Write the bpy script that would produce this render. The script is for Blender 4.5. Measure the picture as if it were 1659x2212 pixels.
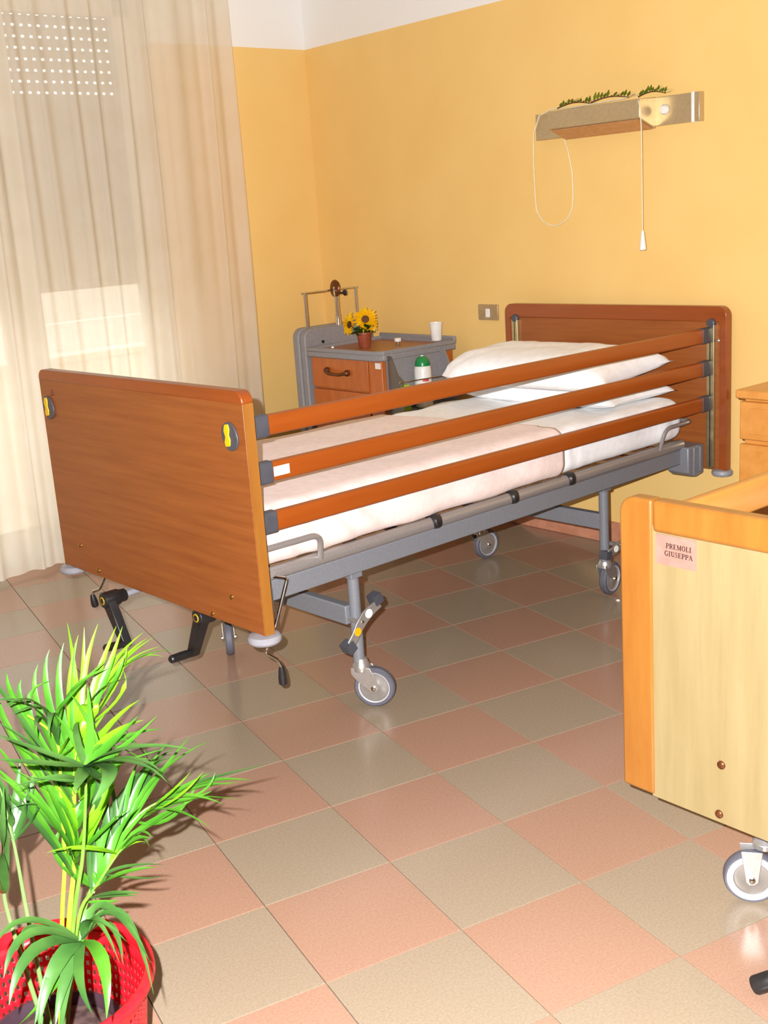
import bpy, bmesh, math, random
from math import sin, cos, pi, radians, sqrt
from mathutils import Vector, Matrix, noise
random.seed(7)
scene = bpy.context.scene
for o in list(bpy.data.objects):
    bpy.data.objects.remove(o)
COL = scene.collection

# ---------------------------------------------------------------- camera
CAM = Vector((-1.0112, -2.3543, 1.3919))
RX = Vector((0.87918, -0.47175, -0.06707))
UP = Vector((0.17558, 0.18990, 0.96598))
FW = Vector((0.44296, 0.86104, -0.24979))
cd = bpy.data.cameras.new('camera')
cam = bpy.data.objects.new('camera', cd)
COL.objects.link(cam)
M = Matrix(((RX.x, UP.x, -FW.x), (RX.y, UP.y, -FW.y), (RX.z, UP.z, -FW.z))).to_4x4()
M.translation = CAM
cam.matrix_world = M
cd.sensor_fit = 'VERTICAL'
cd.sensor_height = 24.0
cd.sensor_width = 18.0
cd.lens = 27.064
cd.clip_start = 0.02
scene.camera = cam

# room frame: local x runs towards the back wall (t, 0 at the wall), local y along it (s, 0 at the corner, negative to the right)
RA = radians(12.395)
WO = Vector((1.5435, 3.1165, 0))
EX = Vector((cos(RA), sin(RA), 0))
EY = Vector((-sin(RA), cos(RA), 0))
def rw(t, s, z=0.0):
    return WO + EX * t + EY * s + Vector((0, 0, z))

# ---------------------------------------------------------------- world, lights, exposure
w = bpy.data.worlds.new('daylight')
scene.world = w
w.use_nodes = True
bg = w.node_tree.nodes['Background']
bg.inputs[0].default_value = (0.95, 0.98, 1.0, 1)
bg.inputs[1].default_value = 3.2

def lamp(name, kind, loc, energy, color=(1, 1, 1), **k):
    l = bpy.data.lights.new(name, kind)
    l.energy = energy
    l.color = color
    for a, b in k.items():
        setattr(l, a, b)
    o = bpy.data.objects.new(name, l)
    COL.objects.link(o)
    o.location = loc
    return o
# the camera's own flash: left of and above the lens
FLASH = lamp('camera_flash_offscreen', 'SPOT', CAM - RX * 0.058 + UP * 0.048 + FW * 0.02, 680.0, (0.955, 0.965, 1.0), shadow_soft_size=0.007, spot_size=radians(92), spot_blend=0.5)
FLASH.rotation_euler = M.to_euler()
vs = scene.view_settings
vs.view_transform = 'Standard'
vs.look = 'None'
vs.gamma = 1.0
vs.use_curve_mapping = False
vs.exposure = 0.30

# ---------------------------------------------------------------- helpers
def lin(c):
    f = lambda x: x / 12.92 if x <= 0.04045 else ((x + 0.055) / 1.055) ** 2.4
    return tuple(f(v / 255.0) for v in c) + (1.0,)

def newmat(name):
    m = bpy.data.materials.new(name)
    m.use_nodes = True
    nt = m.node_tree
    return m, nt, nt.nodes['Principled BSDF']

def noisecol(nt, c1, c2, scale, detail=4.0, stretch=(1, 1, 1), lo=0.35, hi=0.65, coord='Object'):
    tc = nt.nodes.new('ShaderNodeTexCoord')
    mp = nt.nodes.new('ShaderNodeMapping')
    mp.inputs['Scale'].default_value = stretch
    nz = nt.nodes.new('ShaderNodeTexNoise')
    nz.inputs['Scale'].default_value = scale
    nz.inputs['Detail'].default_value = detail
    cr = nt.nodes.new('ShaderNodeValToRGB')
    cr.color_ramp.elements[0].position = lo
    cr.color_ramp.elements[1].position = hi
    cr.color_ramp.elements[0].color = lin(c1)
    cr.color_ramp.elements[1].color = lin(c2)
    nt.links.new(tc.outputs[coord], mp.inputs['Vector'])
    nt.links.new(mp.outputs['Vector'], nz.inputs['Vector'])
    nt.links.new(nz.outputs['Fac'], cr.inputs['Fac'])
    return cr, nz

def plain(name, c, rough=0.5, metal=0.0, var=6, scale=30.0, bump=0.0, spec=0.5):
    m, nt, b = newmat(name)
    c1 = tuple(max(0, x - var) for x in c)
    c2 = tuple(min(255, x + var) for x in c)
    cr, nz = noisecol(nt, c1, c2, scale)
    nt.links.new(cr.outputs['Color'], b.inputs['Base Color'])
    b.inputs['Roughness'].default_value = rough
    b.inputs['Metallic'].default_value = metal
    b.inputs['Specular IOR Level'].default_value = spec
    if bump:
        bp = nt.nodes.new('ShaderNodeBump')
        bp.inputs['Strength'].default_value = bump
        bp.inputs['Distance'].default_value = 0.002
        nt.links.new(nz.outputs['Fac'], bp.inputs['Height'])
        nt.links.new(bp.outputs['Normal'], b.inputs['Normal'])
    return m

def wood(name, dark, light, stretch, rough=0.35, scale=3.0, coat=0.0):
    m, nt, b = newmat(name)
    cr, nz = noisecol(nt, dark, light, scale, 8.0, stretch, 0.3, 0.7)
    nz.inputs['Roughness'].default_value = 0.65
    nt.links.new(cr.outputs['Color'], b.inputs['Base Color'])
    b.inputs['Roughness'].default_value = rough
    b.inputs['Coat Weight'].default_value = coat
    b.inputs['Coat Roughness'].default_value = 0.25
    return m

class MB:
    def __init__(s):
        s.v = []
        s.f = []
    def add(s, vs, fs):
        n = len(s.v)
        s.v += [tuple(p) for p in vs]
        s.f += [tuple(i + n for i in q) for q in fs]
        return s
    def box(s, x0, x1, y0, y1, z0, z1, mat=None):
        p = [(x0, y0, z0), (x1, y0, z0), (x1, y1, z0), (x0, y1, z0), (x0, y0, z1), (x1, y0, z1), (x1, y1, z1), (x0, y1, z1)]
        if mat:
            p = [mat @ Vector(q) for q in p]
        return s.add(p, [(0, 3, 2, 1), (4, 5, 6, 7), (0, 1, 5, 4), (1, 2, 6, 5), (2, 3, 7, 6), (3, 0, 4, 7)])
    def tube(s, path, r, n=12, caps=True, closed=False):
        P = [Vector(p) for p in path]
        m = len(P)
        R = r if isinstance(r, (list, tuple)) else [r] * m
        T = []
        for i in range(m):
            a = P[i - 1] if (i > 0 or closed) else P[0]
            c = P[(i + 1) % m] if (i < m - 1 or closed) else P[-1]
            T.append((c - a).normalized())
        up = Vector((0, 0, 1)) if abs(T[0].z) < 0.9 else Vector((1, 0, 0))
        N = (up - T[0] * up.dot(T[0])).normalized()
        vs = []
        for i in range(m):
            N = (N - T[i] * N.dot(T[i])).normalized()
            Bn = T[i].cross(N)
            for k in range(n):
                a = 2 * pi * k / n
                vs.append(P[i] + (N * cos(a) + Bn * sin(a)) * R[i])
        fs = []
        for i in range(m - 1 + (1 if closed else 0)):
            j = (i + 1) % m
            for k in range(n):
                l = (k + 1) % n
                fs.append((i * n + k, i * n + l, j * n + l, j * n + k))
        if caps and not closed:
            fs.append(tuple(reversed(range(n))))
            fs.append(tuple((m - 1) * n + k for k in range(n)))
        return s.add(vs, fs)
    def lathe(s, prof, org=(0, 0, 0), axis=(0, 0, 1), n=24, caps=True):
        ax = Vector(axis).normalized()
        up = Vector((0, 0, 1)) if abs(ax.z) < 0.9 else Vector((1, 0, 0))
        X = (up - ax * up.dot(ax)).normalized()
        Y = ax.cross(X)
        O = Vector(org)
        vs = []
        for (r, h) in prof:
            for k in range(n):
                a = 2 * pi * k / n
                vs.append(O + ax * h + (X * cos(a) + Y * sin(a)) * max(r, 1e-5))
        fs = []
        for i in range(len(prof) - 1):
            for k in range(n):
                l = (k + 1) % n
                fs.append((i * n + k, i * n + l, (i + 1) * n + l, (i + 1) * n + k))
        if caps:
            fs.append(tuple(reversed(range(n))))
            fs.append(tuple((len(prof) - 1) * n + k for k in range(n)))
        return s.add(vs, fs)
    def prism(s, poly, fn, d0, d1):
        n = len(poly)
        vs = [fn(a, b, d0) for a, b in poly] + [fn(a, b, d1) for a, b in poly]
        fs = [tuple(reversed(range(n))), tuple(range(n, 2 * n))]
        for i in range(n):
            j = (i + 1) % n
            fs.append((i, j, n + j, n + i))
        return s.add(vs, fs)
    def build(s, name, mat, parent=None, bevel=0.0, seg=2, smooth=35, kind=None, label=None, fix=True):
        me = bpy.data.meshes.new(name)
        me.from_pydata(s.v, [], s.f)
        if fix:
            bm = bmesh.new()
            bm.from_mesh(me)
            bmesh.ops.recalc_face_normals(bm, faces=bm.faces)
            bm.to_mesh(me)
            bm.free()
        me.materials.append(mat)
        if smooth:
            for p in me.polygons:
                p.use_smooth = True
            me.set_sharp_from_angle(angle=radians(smooth))
        o = bpy.data.objects.new(name, me)
        COL.objects.link(o)
        if parent is not None:
            o.parent = parent
        if bevel:
            b = o.modifiers.new('bevel', 'BEVEL')
            b.width = bevel
            b.segments = seg
            b.limit_method = 'ANGLE'
            b.angle_limit = radians(40)
        if kind:
            o['kind'] = kind
        if label:
            o['label'] = label
        return o

def rrect(a0, a1, b0, b1, r, n=6, corners=(1, 1, 1, 1)):
    pts = []
    for (cx, cy, st, on) in ((a1 - r, b1 - r, 0, corners[0]), (a0 + r, b1 - r, 90, corners[1]), (a0 + r, b0 + r, 180, corners[2]), (a1 - r, b0 + r, 270, corners[3])):
        if on:
            for k in range(n + 1):
                t = radians(st + 90 * k / n)
                pts.append((cx + r * cos(t), cy + r * sin(t)))
        else:
            t = radians(st + 45)
            pts.append((cx + r * (1 if cos(t) > 0 else -1), cy + r * (1 if sin(t) > 0 else -1)))
    return pts
YZ = lambda a, b, d: (d, a, b)      # polygon in local y,z extruded along x
XZ = lambda a, b, d: (a, d, b)
XY = lambda a, b, d: (a, b, d)

def arc(p, q, r, n=5):
    """round the corner q between p=(before,after)"""
    a, c = Vector(p[0]), Vector(p[1])
    q = Vector(q)
    d0 = (a - q).normalized()
    d1 = (c - q).normalized()
    s0 = q + d0 * r
    s1 = q + d1 * r
    return [tuple((s0 * (1 - t) ** 2 + q * 2 * t * (1 - t) + s1 * t * t)) for t in [k / n for k in range(n + 1)]]

def rpath(pts, r, n=5):
    out = [pts[0]]
    for i in range(1, len(pts) - 1):
        out += arc((pts[i - 1], pts[i + 1]), pts[i], r, n)
    return out + [pts[-1]]

def tag(o, label, cat, group=None):
    o['label'] = label
    o['category'] = cat
    if group:
        o['group'] = group
    return o
def thing(name, label, cat, loc=(0, 0, 0), rot=0.0, group=None):
    o = bpy.data.objects.new(name, None)
    o.empty_display_size = 0.05
    COL.objects.link(o)
    o.location = loc
    o.rotation_euler = (0, 0, rot)
    return tag(o, label, cat, group)
def struct(o):
    o['kind'] = 'structure'
    return o
def sempty(name, loc=(0, 0, 0), rot=0.0):
    o = bpy.data.objects.new(name, None)
    o.empty_display_size = 0.05
    COL.objects.link(o)
    o.location = loc
    o.rotation_euler = (0, 0, rot)
    return struct(o)
def inst(src, name, loc=(0, 0, 0), rot=(0, 0, 0), parent=None):
    o = src.copy()
    o.name = name
    COL.objects.link(o)
    o.location = loc
    o.rotation_euler = rot
    o.parent = parent
    return o
def place(o, loc=(0, 0, 0), rot=0.0):
    o.location = loc
    o.rotation_euler = (0, 0, rot)
    return o

LA = radians(13.8)      # window wall frame: local x = -a along the wall, local y = -b into the room

# ---------------------------------------------------------------- materials
def wall_mat():
    m, nt, b = newmat('two_tone_wall_paint')
    cr, nz = noisecol(nt, (238, 197, 120), (241, 202, 126), 3.0, 6.0)
    geo = nt.nodes.new('ShaderNodeNewGeometry')
    sep = nt.nodes.new('ShaderNodeSeparateXYZ')
    gt = nt.nodes.new('ShaderNodeMath')
    gt.operation = 'GREATER_THAN'
    gt.inputs[1].default_value = 2.189
    mx = nt.nodes.new('ShaderNodeMixRGB')
    mx.inputs[2].default_value = lin((240, 237, 232))
    nt.links.new(geo.outputs['Position'], sep.inputs[0])
    nt.links.new(sep.outputs['Z'], gt.inputs[0])
    nt.links.new(gt.outputs[0], mx.inputs[0])
    nt.links.new(cr.outputs['Color'], mx.inputs[1])
    nt.links.new(mx.outputs[0], b.inputs['Base Color'])
    b.inputs['Roughness'].default_value = 0.55
    b.inputs['Specular IOR Level'].default_value = 0.25
    n2 = nt.nodes.new('ShaderNodeTexNoise')
    n2.inputs['Scale'].default_value = 260
    bp = nt.nodes.new('ShaderNodeBump')
    bp.inputs['Strength'].default_value = 0.12
    bp.inputs['Distance'].default_value = 0.002
    nt.links.new(n2.outputs['Fac'], bp.inputs['Height'])
    nt.links.new(bp.outputs['Normal'], b.inputs['Normal'])
    return m
def tile_mat(name, c):
    m, nt, b = newmat(name)
    cr, nz = noisecol(nt, tuple(x - 6 for x in c), tuple(min(255, x + 4) for x in c), 190.0, 5.0)
    nt.links.new(cr.outputs['Color'], b.inputs['Base Color'])
    b.inputs['Roughness'].default_value = 0.2
    b.inputs['Specular IOR Level'].default_value = 0.45
    return m
def curtain_mat():
    m, nt, b = newmat('sheer_cream_voile')
    out = nt.nodes['Material Output']
    cr, nz = noisecol(nt, (246, 238, 220), (250, 243, 228), 8.0, 4.0)
    df = nt.nodes.new('ShaderNodeBsdfDiffuse')
    tl = nt.nodes.new('ShaderNodeBsdfTranslucent')
    tp = nt.nodes.new('ShaderNodeBsdfTransparent')
    tp.inputs[0].default_value = (1, 0.97, 0.9, 1)
    m1 = nt.nodes.new('ShaderNodeMixShader')
    m2 = nt.nodes.new('ShaderNodeMixShader')
    m1.inputs[0].default_value = 0.5
    m2.inputs[0].default_value = 0.23
    nt.links.new(cr.outputs['Color'], df.inputs[0])
    nt.links.new(cr.outputs['Color'], tl.inputs[0])
    nt.links.new(df.outputs[0], m1.inputs[1])
    nt.links.new(tl.outputs[0], m1.inputs[2])
    nt.links.new(m1.outputs[0], m2.inputs[1])
    nt.links.new(tp.outputs[0], m2.inputs[2])
    nt.links.new(m2.outputs[0], out.inputs['Surface'])
    return m
def leaf_mat(name, c1, c2, trans=0.35):
    m, nt, b = newmat(name)
    out = nt.nodes['Material Output']
    cr, nz = noisecol(nt, c1, c2, 14.0, 3.0)
    nt.links.new(cr.outputs['Color'], b.inputs['Base Color'])
    b.inputs['Roughness'].default_value = 0.38
    tl = nt.nodes.new('ShaderNodeBsdfTranslucent')
    nt.links.new(cr.outputs['Color'], tl.inputs[0])
    mx = nt.nodes.new('ShaderNodeMixShader')
    mx.inputs[0].default_value = trans
    nt.links.new(b.outputs[0], mx.inputs[1])
    nt.links.new(tl.outputs[0], mx.inputs[2])
    nt.links.new(mx.outputs[0], out.inputs['Surface'])
    return m
def glass_mat(name, tint=(1, 1, 1, 1), refl=0.08, rough=0.02):
    m, nt, b = newmat(name)
    out = nt.nodes['Material Output']
    tp = nt.nodes.new('ShaderNodeBsdfTransparent')
    tp.inputs[0].default_value = tint
    gl = nt.nodes.new('ShaderNodeBsdfGlossy')
    gl.inputs['Roughness'].default_value = rough
    mx = nt.nodes.new('ShaderNodeMixShader')
    mx.inputs[0].default_value = refl
    nt.links.new(tp.outputs[0], mx.inputs[1])
    nt.links.new(gl.outputs[0], mx.inputs[2])
    nt.links.new(mx.outputs[0], out.inputs['Surface'])
    return m
def cloth_mat(name, c, weave=900.0, strength=0.25):
    m, nt, b = newmat(name)
    cr, nz = noisecol(nt, tuple(x - 5 for x in c), tuple(min(255, x + 4) for x in c), 40.0, 4.0)
    nt.links.new(cr.outputs['Color'], b.inputs['Base Color'])
    b.inputs['Roughness'].default_value = 0.9
    b.inputs['Specular IOR Level'].default_value = 0.15
    b.inputs['Sheen Weight'].default_value = 0.15
    vo = nt.nodes.new('ShaderNodeTexVoronoi')
    vo.inputs['Scale'].default_value = weave
    tc = nt.nodes.new('ShaderNodeTexCoord')
    nt.links.new(tc.outputs['Object'], vo.inputs['Vector'])
    bp = nt.nodes.new('ShaderNodeBump')
    bp.inputs['Strength'].default_value = strength
    bp.inputs['Distance'].default_value = 0.001
    nt.links.new(vo.outputs['Distance'], bp.inputs['Height'])
    nt.links.new(bp.outputs['Normal'], b.inputs['Normal'])
    return m

WALL = wall_mat()
CREAM = plain('cream_wall_paint', (226, 212, 186), 0.7)
WHITE = plain('white_ceiling_paint', (226, 218, 206), 0.7)
SKIRT = plain('terracotta_skirting', (196, 134, 104), 0.4, var=8)
PINK_T = tile_mat('pink_terrazzo', (166, 130, 108))
BEIGE_T = tile_mat('beige_terrazzo', (155, 138, 116))
GROUT = plain('dark_grout', (92, 78, 64), 0.9)
CURT = curtain_mat()
WINW = plain('white_window_paint', (232, 226, 214), 0.45)
PANE = glass_mat('window_glass')
SHUT = plain('pale_grey_shutter_plastic', (202, 190, 174), 0.5)
CONC = plain('white_balcony_plaster', (232, 224, 212), 0.8)
CHERRY = wood('cherry_veneer_horizontal_grain', (136, 72, 30), (158, 90, 40), (6, 1.2, 26), 0.38, 2.2)
CHERRY_D = wood('dark_cherry_edge', (136, 62, 20), (154, 76, 28), (6, 1.2, 14), 0.3, 2.0, 0.3)
RAILW = wood('orange_brown_rail_wood', (148, 68, 16), (160, 78, 23), (1.2, 20, 20), 0.35, 2.0, 0.2)
GREYM = plain('grey_painted_steel', (120, 121, 125), 0.38, 0.0, 4, 200, spec=0.6)
GREYT = plain('grey_satin_tube', (150, 143, 138), 0.32, 0.35, 4, 200)
CHROME = plain('chrome', (214, 212, 206), 0.12, 1.0, 3, 40)
STEEL = plain('brushed_steel', (196, 192, 186), 0.34, 0.75, 6, 60)
TRACK = plain('champagne_aluminium', (190, 178, 136), 0.3, 0.9, 5, 60)
BLACK = plain('black_plastic', (34, 32, 32), 0.4, 0, 4)
DGREY = plain('dark_grey_plastic', (74, 74, 80), 0.45, 0, 4)
TIRE = plain('grey_rubber', (92, 90, 98), 0.6, 0, 5)
RIMW = plain('pale_grey_rim', (184, 180, 182), 0.4)
HUBG = plain('grey_wheel_disc', (140, 132, 124), 0.4, 0.2)
LGREY = plain('light_grey_plastic', (150, 148, 152), 0.4)
YELL = plain('yellow_plastic', (236, 186, 10), 0.4)
WHITEP = plain('white_plastic', (238, 234, 226), 0.35)
BRASS = plain('brass_screw', (196, 170, 96), 0.25, 1.0)
REFLW = plain('white_reflective_sticker', (240, 245, 235), 0.2)
REFLO = plain('orange_sticker', (255, 170, 10), 0.3)
SHEET = cloth_mat('white_cotton_sheet', (248, 247, 245), 700, 0.15)
PINKC = cloth_mat('pale_pink_waffle_cover', (243, 220, 210), 170, 0.5)
PILLOW = cloth_mat('white_pillowcase', (250, 250, 249), 700, 0.15)
MATT = plain('brown_mattress_edge', (120, 84, 50), 0.8)
GREYC = plain('grey_cabinet_plastic', (140, 136, 136), 0.5, 0, 5, 120)
CABW = wood('cabinet_cherry', (176, 88, 30), (196, 108, 44), (10, 10, 2.0), 0.35, 2.4, 0.2)
CABTOP = wood('cabinet_top_wood', (150, 92, 54), (166, 106, 64), (2, 14, 10), 0.35, 2.4)
BEECH = wood('beech_frame', (144, 88, 32), (158, 104, 42), (10, 10, 1.6), 0.3, 2.2, 0.3)
BEECHH = wood('beech_horizontal', (204, 134, 58), (218, 152, 74), (1.4, 10, 10), 0.32, 2.2, 0.2)
MAPLE = wood('pale_maple_panel', (138, 120, 80), (152, 134, 94), (12, 12, 1.0), 0.34, 2.4, 0.25)
BRONZE = plain('brown_bronze', (112, 66, 36), 0.35, 0.6)
PALM=[
 ([(0.012,-0.003,0.2),(0.047,-0.012,0.397),(0.068,-0.017,0.498),(0.082,-0.015,0.607),(0.101,-0.006,0.672),(0.134,0.013,0.715),(0.139,0.011,0.72)],4.5,0,[
  (.134,.012,.714,.171,.04,.756,.233,.064,.79,11,0),
  (.136,.012,.717,.178,.026,.759,.249,.065,.778,9,0),
  (.137,.012,.718,.184,.025,.766,.235,.05,.784,8,0),
  (.139,.011,.719,.193,-.002,.772,.241,-.014,.771,8,0),
  (.135,.012,.715,.174,.026,.753,.249,.016,.772,7,0),
  (.135,.012,.715,.185,.033,.755,.253,.048,.767,7,0),
  (.118,.003,.694,.152,.013,.748,.197,.043,.814,14,0),
  (.108,-.006,.685,.142,.018,.749,.189,.048,.815,14,0),
  (.1,-.007,.666,.122,.027,.743,.165,.062,.82,14,0),
  (.092,-.009,.646,.105,.043,.727,.138,.082,.803,13,0),
  (.088,-.011,.633,.09,.049,.722,.115,.081,.796,13,1),
  (.084,-.013,.62,.075,.057,.723,.094,.089,.788,12,1),
  (.082,-.015,.607,.058,.049,.708,.073,.083,.771,12,1),
  (.079,-.018,.594,.038,.035,.704,.041,.052,.765,15,1),
  (.077,-.02,.58,.029,.02,.712,.021,.043,.781,17,1),
  (.074,-.023,.567,.013,.02,.687,.005,.049,.773,16,1),
  (.106,-.007,.678,.144,-.042,.747,.175,-.042,.8,12,1),
  (.114,-.007,.691,.161,-.015,.748,.191,.006,.794,11,0),
  (.089,-.012,.63,.108,-.031,.68,.135,-.035,.714,16,0),
  (.084,-.014,.613,.115,-.048,.714,.124,-.045,.739,18,0),
  (.077,-.022,.577,.099,-.033,.617,.145,-.012,.691,20,0),
  (.073,-.02,.536,.106,-.028,.605,.137,-.028,.663,18,1),
  (.066,-.028,.496,.05,-.026,.592,.027,-.002,.677,16,1),
  (.066,-.021,.478,.04,-.027,.573,-.003,.003,.64,15,1),
  (.063,-.023,.464,.017,.012,.585,-.015,.045,.641,18,1),
  (.068,-.027,.503,.11,-.038,.578,.156,-.023,.633,22,0),
  (.066,-.029,.493,.095,-.04,.546,.141,-.024,.6,18,0),
  (.069,-.024,.516,.049,-.002,.596,.017,.031,.652,16,0),
  (.073,-.028,.547,.06,.009,.611,.044,.047,.675,15,0),
  (.075,-.025,.561,.11,-.008,.602,.151,-.001,.656,12,1),
  (.082,-.018,.597,.059,-.007,.677,.051,-.0,.724,22,1),
  (.083,-.017,.603,.129,-.03,.681,.193,-.017,.716,17,0),
 ]),
 ([(0.01,0.001,0.2),(0.039,0.002,0.392),(0.056,-0.0,0.493),(0.062,-0.009,0.595),(0.068,-0.009,0.683),(0.032,-0.021,0.737)],4,0,[
  (.064,-.005,.608,.04,-.025,.661,-.008,-.008,.711,12,1),
  (.065,-.002,.621,.031,-.023,.691,-.01,-.001,.731,11,2),
  (.068,-.011,.676,.04,-.063,.768,-.011,-.101,.789,11,2),
  (.068,-.009,.683,.059,-.056,.746,.043,-.099,.732,12,2),
  (.066,-.007,.69,.089,-.044,.762,.149,-.044,.789,12,1),
  (.063,-.015,.694,.054,-.03,.745,.004,-.048,.755,9,2),
  (.066,-.006,.652,.099,-.029,.711,.124,-.023,.735,18,0),
  (.06,.001,.545,.04,.042,.61,.019,.087,.689,14,1),
  (.058,-.002,.532,.024,.036,.602,-.009,.074,.672,16,1),
 ]),
 ([(0.011,-0.018,0.2),(0.045,-0.07,0.434),(0.065,-0.096,0.538),(0.072,-0.147,0.654),(0.072,-0.177,0.711)],4,1,[
  (.072,-.178,.71,.005,-.223,.753,-.044,-.227,.776,14,2),
  (.071,-.177,.71,.019,-.175,.746,-.031,-.162,.781,13,2),
  (.072,-.178,.711,.126,-.231,.743,.194,-.268,.735,13,2),
  (.072,-.178,.71,.114,-.249,.738,.141,-.289,.73,12,2),
  (.072,-.178,.71,.097,-.272,.749,.125,-.321,.749,12,2),
  (.072,-.178,.709,.053,-.234,.724,.038,-.261,.721,17,2),
  (.072,-.178,.709,.08,-.277,.741,.048,-.312,.724,22,2),
  (.073,-.168,.706,.073,-.116,.723,.06,-.078,.751,13,1),
  (.074,-.168,.706,.092,-.127,.722,.114,-.054,.773,14,1),
  (.074,-.168,.706,.119,-.139,.726,.171,-.119,.728,16,0),
  (.071,-.162,.681,.03,-.19,.712,-.023,-.186,.714,12,2),
  (.072,-.163,.681,.109,-.186,.707,.154,-.208,.709,10,1),
  (.074,-.168,.706,.11,-.169,.727,.152,-.17,.759,16,1),
  (.074,-.168,.706,.129,-.146,.719,.165,-.152,.683,9,1),
 ]),
 ([(0.017,-0.001,0.2),(0.066,-0.002,0.384),(0.123,0.015,0.463),(0.179,0.023,0.512),(0.227,0.026,0.524)],4,1,[
  (.223,.027,.522,.288,.021,.535,.362,.002,.524,13,1),
  (.219,.028,.521,.28,.023,.529,.329,.008,.524,11,1),
  (.21,.022,.523,.255,.015,.54,.301,.018,.55,10,1),
  (.203,.025,.518,.248,-.005,.535,.298,-.036,.519,13,1),
  (.207,.023,.521,.275,.035,.521,.351,.028,.513,8,1),
  (.179,.023,.509,.213,-.044,.54,.253,-.104,.525,9,1),
  (.179,.023,.509,.206,-.026,.55,.257,-.02,.58,10,0),
  (.163,.027,.496,.215,.039,.55,.282,.045,.608,11,1),
  (.149,.02,.487,.191,.05,.545,.248,.06,.601,11,1),
  (.136,.013,.479,.164,.038,.534,.195,.04,.596,13,1),
  (.127,.014,.466,.137,.054,.544,.169,.083,.618,12,2),
  (.119,.015,.456,.201,.088,.533,.252,.114,.552,16,2),
  (.141,.021,.478,.209,.086,.54,.27,.103,.55,9,2),
  (.155,.028,.486,.221,.102,.537,.251,.123,.503,8,2),
  (.114,.015,.45,.166,.078,.516,.234,.081,.567,14,2),
  (.127,.014,.47,.196,.011,.5,.251,.011,.515,12,1),
  (.171,.025,.502,.218,.026,.51,.274,.01,.516,12,1),
 ]),
 ([(0.014,-0.009,0.2),(0.055,-0.037,0.404),(0.082,-0.058,0.46),(0.118,-0.063,0.504),(0.132,-0.067,0.516)],3.6,1,[
  (.128,-.066,.513,.149,-.091,.545,.163,-.11,.542,10,1),
  (.118,-.063,.504,.146,-.072,.525,.167,-.083,.526,13,1),
  (.11,-.062,.497,.136,-.049,.506,.165,-.052,.507,11,0),
  (.121,-.064,.507,.07,-.085,.546,.018,-.09,.557,9,0),
  (.098,-.061,.479,.139,-.049,.473,.189,-.055,.461,7,2),
  (.082,-.059,.457,.115,-.09,.488,.163,-.112,.495,14,1),
  (.074,-.057,.447,.104,-.092,.462,.137,-.109,.46,11,2),
  (.07,-.057,.441,.094,-.07,.439,.111,-.078,.441,9,1),
  (.086,-.059,.463,.103,-.023,.497,.14,.003,.534,14,1),
  (.09,-.059,.469,.127,-.024,.497,.196,-.002,.534,14,1),
  (.078,-.058,.454,.09,-.025,.509,.108,.004,.56,12,2),
  (.102,-.061,.485,.126,-.04,.52,.167,-.038,.56,12,1),
  (.082,-.058,.46,.048,.014,.489,.068,.028,.53,15,1),
  (.09,-.059,.469,.105,.004,.514,.131,.043,.574,14,1),
 ]),
 ([(0.004,-0.042,0.2),(0.016,-0.169,0.442),(0.028,-0.219,0.489)],3.6,2,[
  (.028,-.219,.49,.065,-.217,.523,.096,-.294,.472,16,2),
  (.029,-.22,.489,.068,-.241,.525,.091,-.31,.487,13,2),
  (.027,-.219,.488,.057,-.259,.522,.057,-.313,.499,12,2),
  (.027,-.219,.487,.034,-.3,.5,.022,-.343,.452,20,1),
  (.027,-.219,.487,.005,-.29,.485,.006,-.343,.465,13,2),
  (.026,-.219,.487,-.009,-.264,.469,-.033,-.297,.435,15,2),
  (.025,-.218,.487,-.016,-.255,.486,-.056,-.284,.436,21,2),
  (.024,-.218,.488,-.041,-.256,.518,-.082,-.292,.483,19,2),
  (.023,-.217,.488,-.04,-.231,.529,-.08,-.264,.504,16,2),
  (.024,-.207,.484,-.035,-.208,.535,-.08,-.232,.532,13,2),
  (.027,-.218,.489,-.024,-.24,.446,-.069,-.228,.405,12,1),
  (.028,-.219,.489,.04,-.248,.532,.07,-.292,.512,12,2),
 ]),
 ([(-0.003,-0.005,0.2),(-0.012,-0.02,0.424),(-0.013,-0.01,0.537),(-0.021,-0.022,0.642)],4,2,[
  (-.013,-.007,.547,.018,.013,.592,.038,.037,.628,13,2),
  (-.014,-.005,.551,.004,.022,.599,.022,.049,.643,12,2),
  (-.016,-.011,.569,-.023,-.011,.637,-.029,-.003,.694,16,2),
  (-.013,-.009,.541,-.03,-.014,.612,-.043,-.008,.65,14,2),
  (-.014,-.007,.544,.01,-.007,.588,.018,-.02,.636,10,2),
 ]),
 ([(-0.009,-0.006,0.2),(-0.038,-0.026,0.437),(-0.04,-0.039,0.509),(-0.048,-0.067,0.599)],4,2,[
  (-.042,-.044,.49,-.04,-.08,.567,-.023,-.083,.669,17,2),
  (-.042,-.042,.496,-.049,-.055,.557,-.059,-.061,.6,16,2),
  (-.041,-.039,.506,-.028,-.047,.583,-.03,-.048,.698,13,2),
 ]),
]
# ================================================================ STRUCTURE
ROOM_T, ROOM_S, CEIL = -5.3, -6.0, 2.9
def project(p):
    d = Vector(p) - CAM
    z = d.dot(FW)
    return (829.5 + 2494.4 * d.dot(RX) / z, 1106 - 2494.4 * d.dot(UP) / z, z) if z > 0.05 else (-9e9, -9e9, z)

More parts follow.
